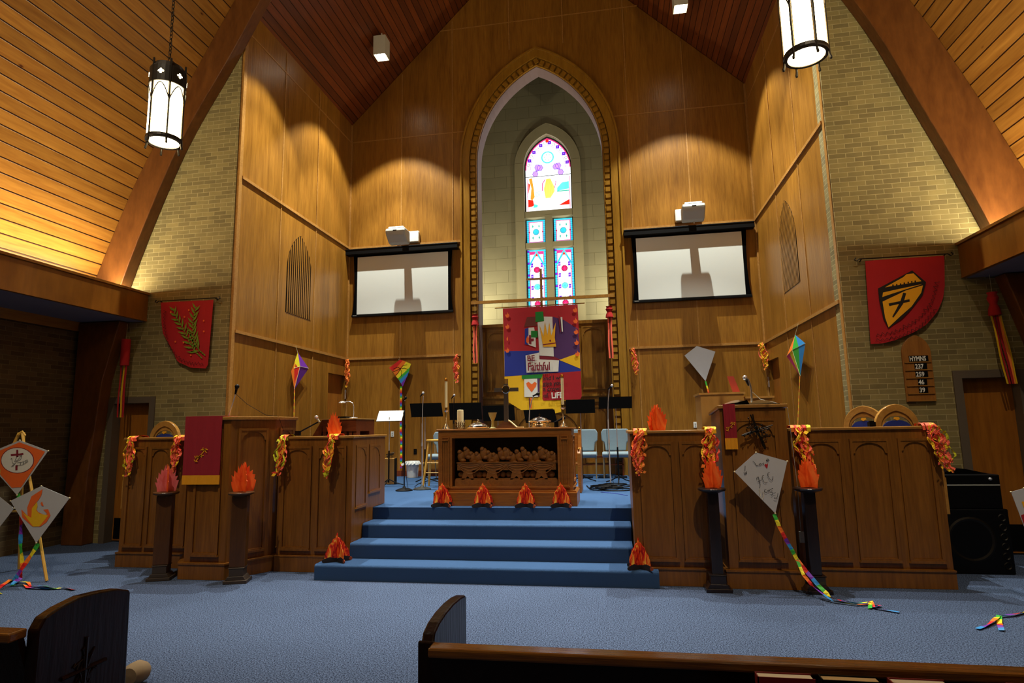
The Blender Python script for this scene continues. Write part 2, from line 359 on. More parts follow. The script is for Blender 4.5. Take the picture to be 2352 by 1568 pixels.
M_GREYP=plain('grey_plastic','A8AAA4',.4,var=.02)
M_PAPER=plain('paper','E2DCC8',.8,var=.02)
M_CREAM=plain('cream_wax','D8CDA0',.5,var=.03)
M_RED=plain('red_felt','A81414',.9,var=.10,scale=8)
M_MAROON=plain('maroon_cloth','8C0F22',.85,var=.06)
M_GOLDF=plain('gold_fringe','DC9608',.7,var=.12,scale=200)
M_GOLDT=plain('gold_thread','E8A018',.5)
M_BLUEV=plain('blue_velvet','1A2A7A',.9,var=.1)
M_SEAT=plain('grey_blue_fabric','8498A4',.9,var=.05)
M_TAN=plain('tan_metal','A89878',.4,metal=.5)
M_PINE=plain('stool_pine','C4963C',.5,var=.1)
M_GREYFR=plain('grey_door_frame','5A4E40',.6)
M_COVER=plain('hymnal_red','7A1420',.6)
CL={'yellow':plain('c_yellow','E8B408',.85),'red':plain('c_red','A8101A',.85,var=.1,scale=6),'blue':plain('c_blue','1C2C8C',.85),'purple':plain('c_purple','4A2258',.85),
 'maroon':plain('c_maroon','7A0E22',.85),'brown':plain('c_brown','6A281C',.85),'green':plain('c_green','0E7A24',.85),'white':plain('c_white','DCD8CC',.85),'orange':plain('c_orange','E8641C',.85),
 'gold':plain('c_gold','ECAA10',.85),'black':plain('c_black','120C0A',.85),'BODY':plain('kite_white','B8B8BA',.7,var=.05,scale=9)}
RB=[plain('rb0','D8201C',.6),plain('rb1','F07818',.6),plain('rb2','F0E028',.6),plain('rb3','38B038',.6),plain('rb4','2888D0',.6),plain('rb5','7028A8',.6)]
M_FLAME=flameprint('flame_board',['E4440C','FA641E','FF8C3C'],7,.5)
M_LOGFIRE=flameprint('log_fire_print',['8A0C06','D82408','F0641A','FFC040'],26,.3)
M_PINKFLAME=flameprint('pink_flame_board',['C85048','D8686A','E08078'],7,.5)
TIS=[plain('tissue_yellow','F4C81C',.8),plain('tissue_orange','FC8A34',.8),plain('tissue_coral','FA6A50',.8),plain('tissue_red','DC2C1C',.8),plain('tissue_lime','C8CC20',.8)]
M_LGLASS=emis('lantern_glass','FFE9B4',LANTERN_GLOW)
M_SCREEN=plain('projection_fabric','DDE2DE',.8,var=.01)
M_BULB=emis('spot_bulb','FFF2D8',25)
# ---------------------------------------------------------------- the room
XC=-1.42; XL=-5.87; XR=3.05; YB=12.6; YF=8.4; ZP=.66
def resample(P, n):
    d=[0]
    for a,b in zip(P,P[1:]): d.append(d[-1]+hypot(b[0]-a[0],b[1]-a[1]))
    out=[]
    for i in range(n+1):
        t=d[-1]*i/n; k=0
        while k<len(P)-2 and d[k+1]<t: k+=1
        f=(t-d[k])/(d[k+1]-d[k]); out.append((P[k][0]+(P[k+1][0]-P[k][0])*f, P[k][1]+(P[k+1][1]-P[k][1])*f))
    return out
def smoothp(P, it=2):
    for _ in range(it):
        Q=[P[0]]
        for a,b in zip(P,P[1:]): Q += [(a[0]*.75+b[0]*.25,a[1]*.75+b[1]*.25),(a[0]*.25+b[0]*.75,a[1]*.25+b[1]*.75)]
        P=Q+[P[-1]]
    return P
# floors
struct('floor', MB().box(-8.6,5.85,-6,8.7,-.1,0), M_CARPET)
m=MB(); m.prism([(-6.30,7.13),(-5.34,7.13),(-5.34,7.47),(-4.10,7.47),(-4.10,7.08),(-3.27,7.08),(-3.27,7.6),(.28,7.6),(.28,6.85),(1.05,6.85),(1.05,7.30),(1.82,7.30),(1.82,6.965),(3.22,6.965),(3.42,7.30),(3.49,7.44),(3.49,8.398),(3.045,8.398),(3.045,14.9),(-5.865,14.9),(-5.865,8.398),(-6.66,8.398),(-6.66,7.45)],0.004,ZP,0,mode='xy')
struct('floor_chancel', m, M_CARPETD)
# nave ceiling (boards run towards the altar)
LCE=[(-8.45,3.3),(-8.17,4.15),(-7.78,5.23),(-7.44,6.02),(-6.80,7.21),(-5.94,8.78),(-4.9,10.7),(-3.6,13.0),(-1.43,16.2)]
RCE=[(5.75,3.3),(5.52,4.1),(5.24,4.79),(4.66,6.27),(4.19,7.29),(3.3,9.0),(2.2,11.0),(.9,13.2),(-1.43,16.2)]
def boards(name, prof, y0, y1, mat, th=.05):
    m=MB(); P=prof; d=0
    for a,b in zip(P,P[1:]):
        L=hypot(b[0]-a[0],b[1]-a[1])
        m.face([(a[0],y0,a[1]),(b[0],y0,b[1]),(b[0],y1,b[1]),(a[0],y1,a[1])]); m.uv[len(m.f)-1]=[(y0,d),(y0,d+L),(y1,d+L),(y1,d)]; d+=L
    struct(name,m,mat)
boards('ceiling_west', smoothp(LCE), -6, 8.42, M_CEIL); boards('ceiling_east', smoothp(RCE), -6, 8.42, M_CEIL)
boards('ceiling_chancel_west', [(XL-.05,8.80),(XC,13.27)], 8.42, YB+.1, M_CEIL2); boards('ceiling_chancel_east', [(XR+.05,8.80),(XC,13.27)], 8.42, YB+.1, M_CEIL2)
# brick end walls with door openings
wl=[(-8.55,0),(-7.84,0),(-7.84,2.15),(-7.19,2.15),(-7.19,0),(-5.90,0),(-5.90,8.84),(-6.45,7.9),(-7.0,6.9),(-7.6,5.7),(-8.05,4.5),(-8.4,3.4),(-8.55,3.3)]
struct('wall_north_west', MB().prism(wl,0,-.28,0,Fr(0,YF)), M_BRICK)
wr=[(3.045,0),(4.33,0),(4.33,2.17),(4.98,2.17),(4.98,0),(5.8,0),(5.8,3.3),(5.45,4.3),(4.9,5.7),(4.4,6.9),(3.7,8.2),(3.1,9.3),(3.045,8.84)]
struct('wall_north_east', MB().prism(wr,0,-.28,0,Fr(0,YF)), M_BRICK)
struct('wall_gable', MB().prism([(-6.2,8.3),(-5.9,8.84),(XC,13.3),(3.05,8.84),(3.5,8.7),(2.2,11.2),(.9,13.4),(XC,16.4),(-3.6,13.2),(-4.9,10.9)],-.03,-.2,0,Fr(0,YF)), M_BEAM)
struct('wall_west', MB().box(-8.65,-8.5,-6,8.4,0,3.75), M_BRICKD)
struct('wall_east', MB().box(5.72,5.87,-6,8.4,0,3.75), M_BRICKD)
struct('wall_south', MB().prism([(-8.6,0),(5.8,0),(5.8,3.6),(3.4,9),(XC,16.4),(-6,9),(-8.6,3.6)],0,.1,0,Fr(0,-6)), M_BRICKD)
# chancel walls
def lwall(pts): # (y,z)
    return MB().prism(pts, XL-.16, XL, 0, mode='yz')
YD0,YD1,ZD=11.72,12.52,2.86
struct('wall_chancel_west', lwall([(8.46,ZP),(YD0,ZP),(YD0,ZD),(YD1,ZD),(YD1,ZP),(YB,ZP),(YB,8.86),(8.46,8.86)]), M_PANEL)
struct('wall_chancel_east', MB().prism([(8.46,ZP),(YD0,ZP),(YD0,ZD),(YD1,ZD),(YD1,ZP),(YB,ZP),(YB,8.86),(8.46,8.86)],XR,XR+.16,0,mode='yz'), M_PANEL)
HW,SP,RISE=1.41,7.60,2.20
AR=arch(HW,SP,RISE,16,XC)
half=AR[:17]
FB=Fr(0,YB)
left=[(XL,ZP),(XC-HW,ZP)]+half+[(XC,13.25),(XL,8.83)]
m=MB().prism(left,0,-.4,0,FB); right=[(2*XC-x,z) for x,z in left]
right=[(XR if abs(x-(2*XC-XL))<1e-6 else x,z) for x,z in right]; m.prism(right,0,-.4,0,FB)
struct('wall_chancel_north', m, M_PANEL)
# battens, joints and corner posts of the panelling
m=MB()
for z in (3.24,5.80):
    for a,b in ((XL,XC-1.78),(XC+1.78,XR)): m.box(a,b,YB-.03,YB,z-.025,z+.025)
    m.box(XL,XL+.03,8.5,YB,z-.025,z+.025); m.box(XR-.03,XR,8.5,YB,z-.025,z+.025)
for z in (8.40,):
    for a,b in ((XL,XC-1.66),(XC+1.66,XR)): m.box(a,b,YB-.008,YB,z-.012,z+.012)
    m.box(XL,XL+.008,8.5,YB,z-.015,z+.015); m.box(XR-.008,XR,8.5,YB,z-.015,z+.015)
m.box(-3.7,.9,YB-.008,YB,10.98,11.0)
for x,zt in ((-4.62,10.0),(-3.40,11.2),(.56,11.2),(1.78,10.0),(XC-.62,12.6),(XC+.62,12.6)): m.box(x-.012,x+.012,YB-.010,YB,ZP if abs(x-XC)>1.5 else 10.3,zt)
for y in (9.70,11.02):
    m.box(XL,XL+.010,y-.012,y+.012,ZP,8.8); m.box(XR-.010,XR,y-.012,y+.012,ZP,8.8)
for (x,y) in ((XL,YB),(XR,YB)):
    s=1 if x<0 else -1; m.box(min(x,x+s*.03),max(x,x+s*.03),y-.03,y,ZP,8.83)
m.box(XL-.04,XL+.015,8.42,8.50,ZP,8.8); m.box(XR-.015,XR+.04,8.42,8.50,ZP,8.8)
struct('trim_1', m, M_PANEL_TRIM)
m=MB()
for a,b in ((XL,XC-1.78),(XC+1.78,XR)): m.box(a,b,YB-.05,YB,ZP,ZP+.12)
m.box(XL,XL+.05,8.5,YD0,ZP,ZP+.12); m.box(XR-.05,XR,8.5,YD0,ZP,ZP+.12)
struct('baseboard_chancel', m, M_ORGAN)
# casing and dentils of the great arch
def archpath(d, z0=ZP): 
    A=arch(HW+d,SP,RISE+d*1.12,16,XC); return [(XC-HW-d,z0)]+A+[(XC+HW+d,z0)]
m=MB(); m.ring(archpath(.16),archpath(.36),0,.10,0,FB); m.ring(archpath(.33),archpath(.37),.10,.13,0,FB); m.ring(archpath(.0),archpath(.16),0,.012,0,FB); m.ring(archpath(.0),archpath(.025),.0,.05,0,FB)
P=archpath(.085)
d=0; seg=[hypot(b[0]-a[0],b[1]-a[1]) for a,b in zip(P,P[1:])]; tot=sum(seg); nn=int(tot/.145)
for i in range(nn):
    t=(i+.5)*tot/nn; k=0; acc=0
    while acc+seg[k]<t: acc+=seg[k]; k+=1
    f=(t-acc)/seg[k]; a,b=P[k],P[k+1]; cx,cz=a[0]+(b[0]-a[0])*f,a[1]+(b[1]-a[1])*f
    ux,uz=(b[0]-a[0])/seg[k],(b[1]-a[1])/seg[k]; q=[]
    for su,sn in ((-1,-1),(1,-1),(1,1),(-1,1)): q.append((cx+ux*su*.047-uz*sn*.055, cz+uz*su*.047+ux*sn*.055))
    m.prism(q,.012,.07,0,FB)
struct('trim_arch', m, M_FRAME)
m=MB(); m.ring(archpath(-.012),archpath(.001),-.399,.0,0,FB); struct('trim_arch_lining', m, M_PAINT)
# stone tower wall behind the arch with its window
YS=14.5; FS=Fr(0,YS); WH=.61; WS=8.25; WR=.86
WA=arch(WH,WS,WR,10,XC); hl=WA[:11]
m=MB(); L_=[(-5.87,ZP),(XC,ZP),(XC,3.2),(XC-WH,3.2)]+hl+[(XC,13),(-5.87,13)]
m.prism(L_,0,-.35,0,FS); m.prism([(2*XC-x,z) for x,z in L_],0,-.35,0,FS); struct('wall_tower_north', m, M_STONE)
m=MB()
m.box(-5.9,-5.6,13.0,14.5,ZP,13); m.box(2.75,3.05,13.0,14.5,ZP,13); m.box(-5.9,3.05,13.0,14.5,12.6,12.8)
struct('wall_tower_sides', m, M_STONE)
def wpath(d,z0=3.2): return [(XC-WH-d,z0)]+arch(WH+d,WS,WR+d*1.25,10,XC)+[(XC+WH+d,z0)]
m=MB(); m.ring(wpath(.0),wpath(.22),0,.05,0,FS); m.ring(wpath(.22),wpath(.235),0,.052,0,FS)
m.box(XC-.085,XC+.085,YS-.034,YS+.19,3.2,6.95); m.box(XC-WH,XC+WH,YS-.03,YS+.2,6.90,7.07); m.box(XC-WH,XC+WH,YS-.03,YS+.2,6.10,6.24)
for z in (3.9,4.9,5.9,6.8,7.7,8.35): m.box(XC-WH-.22,XC-WH,YS-.053,YS-.04,z,z+.008); m.box(XC+WH,XC+WH+.22,YS-.053,YS-.04,z,z+.008)
struct('trim_window_surround', m, M_STONET)
E_=dict(w=emis('glass_clear','F4FAFF',1.7),c=emis('glass_cyan','30B8D8',1.15),m=emis('glass_magenta','E0307C',1.2),p=emis('glass_purple','5A1CC0',1.25),r=emis('glass_red','E02818',1.2),o=emis('glass_amber','F08A2C',1.4),
        g=emis('glass_green','1EA890',1.1),k=emis('glass_crimson','A8104C',.9),l=plain('lead_came','201C20',.5),y=emis('glass_gold','F6C860',1.3),v=emis('glass_lilac','B48CD8',1.2),t=emis('glass_aqua','5CD8D0',1.2))
GK=list(E_); GI={k:i for i,k in enumerate(GK)}; GM=[E_[k] for k in GK]
FG=Fr(0,YS+.14)
def rect(m,x0,x1,z0,z1,n,k): m.face([FG(x0,n,z0),FG(x1,n,z0),FG(x1,n,z1),FG(x0,n,z1)],GI[k])
def disc(m,cx,cz,r,n,k,sides=14): m.face([FG(cx+r*cos(2*pi*i/sides),n,cz+r*sin(2*pi*i/sides)) for i in range(sides)],GI[k])
def outline(m,cx,cz,r,n,k='l',w=.008,sides=14): m.line2d([(cx+r*cos(2*pi*i/sides),cz+r*sin(2*pi*i/sides)) for i in range(sides+1)],w,n,GI[k],FG)
def ln(m,pts,w,n,k): m.line2d(pts,w,n,GI[k],FG)
win=MB(); win.ring(wpath(-.03,3.2),wpath(0.0,3.2),0,.02,0,FG)
for x in (XC-.10,XC+.10): win.box(x-.012,x+.012,YS+.12,YS+.14,3.2,6.9)
WIN=struct('window_1', win, plain('window_metal','3A4048',.4,metal=.5))
def pane(name): return MB().box
# top light: arch-headed picture
m=MB(); q=[(XC-WH+.02,7.08)]+[(XC+(x-XC)*.97,z-.02) for x,z in WA]+[(XC+WH-.02,7.08)]; m.prism(q,-.012,0,GI['w'],FG)
zb=7.72
pin=lambda s:[(XC+(x-XC)*s, WS+(z-WS)*s) for x,z in WA]
m.line2d(pin(.94),.034,.001,GI['m'],FG)
B=resample(pin(.84),15)
for i,(x,z) in enumerate(B):
    if i in (0,15): continue
    k='p' if i%2==0 else 'w'; s=.045
    if k=='p': m.prism([(x-s,z-s),(x+s,z-s),(x+s,z+s),(x-s,z+s)],.001,.002,GI['p'],FG); disc(m,x,z,.014,.003,'v',8)
    else: outline(m,x,z,.034,.002,'l',.010,10)
m.line2d(pin(.74),.014,.002,GI['v'],FG)
disc(m,XC,9.0,.045,.003,'r',10)
disc(m,XC,8.55,.17,.002,'t'); disc(m,XC,8.55,.13,.003,'w'); 
for i in range(6): disc(m,XC+.08*cos(i),8.55+.08*sin(i),.012,.004,'g',6)
for s in (-1,1):
    for dx,dz in ((.27,8.30),(.33,8.12),(.20,8.28)):
        pts=[(XC+s*(dx+.075*cos(a*pi/3)),dz+.085*sin(a*pi/3)) for a in range(6)]; m.prism(pts,.0022,.0024,GI['v'],FG); m.line2d(pts+[pts[0]],.010,.003,GI['p'],FG)
    disc(m,XC+s*.28,8.22,.05,.002,'v',6)
rect(m,XC-.58,XC+.58,zb+.33-.008,zb+.33+.008,.004,'l')
# lower half of the picture: figure in gold robes between tree and lake
rect(m,XC-.55,XC+.55,7.10,zb+.31,.0012,'w')
m.prism([(XC-.50,8.0),(XC-.42,8.02),(XC-.38,7.75),(XC-.36,7.5),(XC-.42,7.42),(XC-.47,7.45),(XC-.44,7.75)],.002,.003,GI['o'],FG)
m.prism([(XC-.52,7.9),(XC-.47,7.85),(XC-.52,7.55)],.002,.003,GI['r'],FG)
m.prism([(XC-.05,7.97),(XC+.06,7.97),(XC+.15,7.75),(XC+.16,7.62),(XC+.05,7.45),(XC-.08,7.45),(XC-.12,7.7)],.002,.003,GI['y'],FG)
for dx in (-.07,-.03,.01,.05,.09): ln(m,[(XC+dx*.6,7.95),(XC+dx,7.7),(XC+dx*1.2,7.5)],.006,.004,'o')
ln(m,[(XC-.16,7.66),(XC-.15,7.85),(XC-.08,7.95)],.022,.003,'m'); ln(m,[(XC+.16,7.7),(XC+.20,7.9)],.016,.003,'m')
m.prism([(XC+.22,7.62),(XC+.53,7.66),(XC+.53,7.86),(XC+.35,7.84),(XC+.22,7.7)],.002,.003,GI['t'],FG); rect(m,XC+.22,XC+.53,7.60,7.625,.004,'g')
for i in range(4): ln(m,[(XC-.36,7.62-i*.035),(XC-.2,7.64-i*.035)],.010,.003,'g')
m.prism([(XC-.53,7.45),(XC-.40,7.42),(XC-.38,7.28),(XC-.44,7.25),(XC-.53,7.24)],.002,.003,GI['r'],FG)
m.prism([(XC+.25,7.24),(XC+.53,7.38),(XC+.53,7.24)],.002,.003,GI['r'],FG); m.prism([(XC-.38,7.32),(XC-.28,7.28),(XC-.3,7.22),(XC-.4,7.22)],.002,.003,GI['t'],FG)
rect(m,XC-.55,XC+.55,7.095,7.115,.004,'o'); rect(m,XC+.535,XC+.55,7.1,8.0,.004,'m'); rect(m,XC-.55,XC-.535,7.1,8.0,.004,'m')
m.build('glass_pane', GM, WIN)
for s in (-1,1):
    a,b=(XC-WH+.03,XC-.115) if s<0 else (XC+.115,XC+WH-.03); c=(a+b)/2; w=(b-a)
    m=MB(); m.prism([(a,6.26),(b,6.26),(b,6.88),(a,6.88)],-.012,0,GI['c'],FG)
    rect(m,a+.05,b-.05,6.30,6.84,.001,'m'); rect(m,a+.068,b-.068,6.318,6.822,.002,'w')
    for i in range(12): 
        ln(m,[(a,6.26+.052*i),(a+.05,6.26+.052*i)],.005,.003,'l'); ln(m,[(b-.05,6.26+.052*i),(b,6.26+.052*i)],.005,.003,'l')
    disc(m,c,6.57,.078,.003,'c'); outline(m,c,6.57,.078,.004)
    for dx,dz in ((-.08,.15),(.08,.15),(-.08,-.15),(.08,-.15)): m.prism([(c+dx,6.57+dz-.05),(c+dx+.02,6.57+dz),(c+dx,6.57+dz+.05),(c+dx-.02,6.57+dz)],.003,.004,GI['g'],FG)
    for dx in (-1,1): 
        rect(m,c+dx*(w/2-.06)-.018,c+dx*(w/2-.06)+.018,6.55,6.59,.004,'k'); ln(m,[(c,6.67),(c+dx*.1,6.8)],.005,.003,'l'); ln(m,[(c,6.47),(c+dx*.1,6.34)],.005,.003,'l')
    m.build('glass_pane', GM, WIN)
    m=MB(); m.prism([(a,3.2),(b,3.2),(b,6.10),(a,6.10)],-.012,0,GI['c'],FG); rect(m,a+.055,b-.055,3.2,6.05,.001,'w')
    for i in range(46): 
        z=3.25+.062*i
        for x0,x1 in ((a,a+.05),(b-.05,b)): ln(m,[(x0,z),(x1,z)],.006,.003,'l'); 
        if i%5==0: rect(m,a,a+.05,z,z+.05,.002,'p')
    rect(m,a+.05,b-.05,5.98,6.06,.0015,'m'); rect(m,a+.05,a+.066,3.2,6.0,.002,'m'); rect(m,b-.066,b-.05,3.2,6.0,.002,'m')
    m.prism([(a+.05,5.75),(c,6.08),(b-.05,5.75),(b-.05,5.66),(c,5.99),(a+.05,5.66)],.003,.004,GI['c'],FG); m.prism([(c-.04,5.93),(c+.04,5.93),(c,6.02)],.004,.005,GI['r'],FG)
    ln(m,[(a+.07,5.55),(a+.12,5.8),(c,5.97),(b-.12,5.8),(b-.07,5.55)],.012,.003,'m')
    for i,z in enumerate((5.58,5.14,4.70,4.26,3.82,3.4)):
        k='k' if i%2==0 else 't'; disc(m,c,z,.078,.003,k); outline(m,c,z,.078,.004); 
        for j in range(8): ln(m,[(c,z),(c+.07*cos(j*pi/4),z+.07*sin(j*pi/4))],.008,.005,'m' if i%2==0 else 'c')
        ln(m,[(c-.07,z-.12),(c,z-.3),(c+.07,z-.12),(c,z-.02)],.006,.003,'g')
    for i in range(9):
        z=5.70-i*.29
        for x in (a+.11,b-.11): m.prism([(x-.034,z-.055),(x+.034,z-.045),(x+.026,z),(x+.034,z+.055),(x-.034,z+.045),(x-.026,z)],.003,.004,GI['p'],FG); disc(m,x,z,.02,.005,'v',8)
    m.build('glass_pane', GM, WIN)
# panelled screen closing the lower part of the arch
F13=Fr(0,13.0); m=MB(); x0,x1=XC-HW+.012,XC+HW-.012
m.box(x0,x1,12.93,13.0,ZP,3.93); m.box(x0,x1,12.89,12.93,2.16,2.30); m.box(x0,x1,12.86,12.93,2.28,2.33); m.box(x0,x1,12.9,12.93,3.86,3.93); m.box(x0,x1,12.89,12.93,ZP,ZP+.18)
def panel(m, T, u0, u1, z0, z1, arched=True, mold=.028, pr=.020, mt=0, r=None):
    """moulding frame, sill and gothic spandrels of one sunk panel on frame T"""
    m.ring([(u0,z0),(u1,z0),(u1,z1),(u0,z1)],[(u0+mold,z0+mold),(u1-mold,z0+mold),(u1-mold,z1-mold),(u0+mold,z1-mold)],0,pr,mt,T,closed=True)
    m.prism([(u0-.01,z0-.012),(u1+.01,z0-.012),(u1-.004,z0+.014),(u0+.004,z0+.014)],0,pr+.014,mt,T)
    if arched:
        a,b,t=u0+mold,u1-mold,z1-mold; w=b-a; r=r or w*.30; d=.02
        for s,e in ((1,a),(-1,b)):
            pts=[(e,t)]+[(e,t-r*1.25)]+[(e+s*.008,t-r*1.25)]
            for i in range(0,8): 
                an=pi-i*pi/14; pts.append((e+s*(d+(w/2-d)*(1+cos(an))), t-r*1.2+ (r*1.05)*sin(an)))
            pts.append((e+s*w/2,t))
            m.prism(pts,0,pr*.7,mt,T)
for a,b in ((x0+.10,x0+.60),(x0+.70,x1-.70),(x1-.60,x1-.10)):
    panel(m,Fr(0,12.93),a,b,2.44,3.80); panel(m,Fr(0,12.93),a,b,.90,2.08)
struct('wall_arch_screen', m, M_PANEL)
# aisle soffits, fascias, beams
for name,xf,xw,s in (('west',-7.36,-8.5,-1),('east',4.49,5.72,1)):
    m=MB(); m.box(min(xf,xf+s*.05),max(xf,xf+s*.05),-6,8.4,3.45,3.88); m.box(min(xf-s*.03,xf+s*.07),max(xf-s*.03,xf+s*.07),-6,8.4,3.88,3.915); m.box(min(xf-s*.008,xf),max(xf-s*.008,xf),-6,8.4,3.45,3.47)
    struct('trim_fascia_'+name, m, M_FASCIA)
    m=MB(); m.box(min(xf+s*.05,xw),max(xf+s*.05,xw),-6,8.4,3.45,3.50); struct('ceiling_aisle_'+name, m, M_PLASTER)
LIN=[(-7.72,3.92),(-7.5,4.60),(-7.08,5.7),(-6.70,6.57),(-5.93,7.84),(-5.40,8.87),(-4.5,10.3),(-3.2,12.3),(-1.5,14.8)]
RIN=[(4.83,3.92),(4.63,4.52),(4.39,5.18),(4.09,5.95),(3.8,6.75),(3.42,7.55),(2.6,9.0),(1.6,10.8),(.4,12.6),(-1.34,14.8)]
LO=[(-8.25,3.92)]+LCE[2:]; RO=[(5.56,3.92)]+RCE[2:]
F82=Fr(0,8.40)
def beam(outer, inner, low, label):
    t=thing('laminated_beam', label, 'beam', (inner[0][0],8.3,0))
    o=resample(smoothp(outer),30); i=resample(smoothp(inner),30)
    MB().ring(o,i,.002,.21,0,F82).build('arch_rib', M_BEAM, t, bevel=.012)
    MB().prism(low,.002,.21,0,F82).build('leg', M_BEAM, t, bevel=.012)
    return t
beam(LO,LIN,[(-8.40,0),(-8.03,0),(-8.03,1.0),(-7.90,2.5),(-7.66,3.44),(-8.40,3.44)],'curved brown laminated timber beam springing over the palm banner wall')
beam(RO,RIN,[(5.60,0),(5.22,0),(5.22,1.0),(5.10,2.5),(4.86,3.44),(5.60,3.44)],'curved brown laminated timber beam beside the yellow shield banner')
# brick wall doors
def brickdoor(x0,x1,zt,name):
    m=MB(); m.ring([(x0+.008,0),(x0+.008,zt-.008),(x1-.008,zt-.008),(x1-.008,0)],[(x0-.09,0),(x0-.09,zt+.09),(x1+.09,zt+.09),(x1+.09,0)],-.135,.02,0,Fr(0,YF))
    d=struct(name,m,M_GREYFR)
    MB().box(x0,x1,YF+.14,YF+.19,.02,zt).build('door_leaf',M_DOOR,d); MB().box(x0+.03,x1-.03,YF+.13,YF+.14,.05,.36).build('kick_plate',M_BLACK,d)
    return d
brickdoor(-7.84,-7.19,2.15,'door_1'); d2=brickdoor(4.33,4.98,2.17,'door_2')
MB().box(4.345,4.385,YF+.10,YF+.138,1.0,1.62).build('strike_plate',M_GREYP,d2)
# chancel side doors, standing in reveals
for nm,s,x in (('door_3',1,XL),('door_4',-1,XR)):
    m=MB(); xa=x-s*.13; m.box(min(xa,xa+s*.05),max(xa,xa+s*.05),YD0,YD1,ZP,ZD)
    d=struct(nm,m,M_DOOR); m=MB(); m.tube([(xa+s*.05,YD1-.08,1.7),(xa+s*.09,YD1-.08,1.7),(xa+s*.09,YD1-.2,1.7)],.012,6); m.build('handle',M_CHROME,d)
    m=MB(); m.box(min(x,x+s*.02),max(x,x+s*.02),YD1-.005,YD1+.03,2.35,2.55); m.build('hinge',M_CHROME,d)
# stairs
m=thing('carpeted_stairs','wide flight of blue carpeted steps rising to the altar platform','stairs',(-1.5,6.55,0))
for k,(x0,x1,y0) in enumerate(((-3.39,.385,6.55),(-3.13,.14,6.90),(-3.13,.14,7.25),(-3.13,.14,7.60))):
    z0=(0,.17,.34,.51)[k]; z1=(.17,.34,.51,.66)[k]; b=MB(); yb=(6.90,7.25,7.595,7.598)[k]
    if k==3: continue
    yb=7.595
    pf=[(y0,z0+.001),(y0,z1-.03)]+[(y0+.03-.03*cos(a),z1-.03+.03*sin(a)) for a in (pi/8,pi/4,3*pi/8,pi/2)]+[(yb,z1),(yb,z0+.001)]
    if k==0:
        q=pf[:-2]
        b.prism(q+[(6.885,z1),(6.885,z0+.001)],x0,.1395,0,mode='yz'); b.prism(q+[(6.645,z1),(6.645,z0+.001)],.1395,x1,0,mode='yz')
        b.box(-3.125,.135,6.8855,7.595,.001,.168)
    else: b.prism(pf,x0,x1,0,mode='yz')
    b.build('step',M_CARPETD,m)
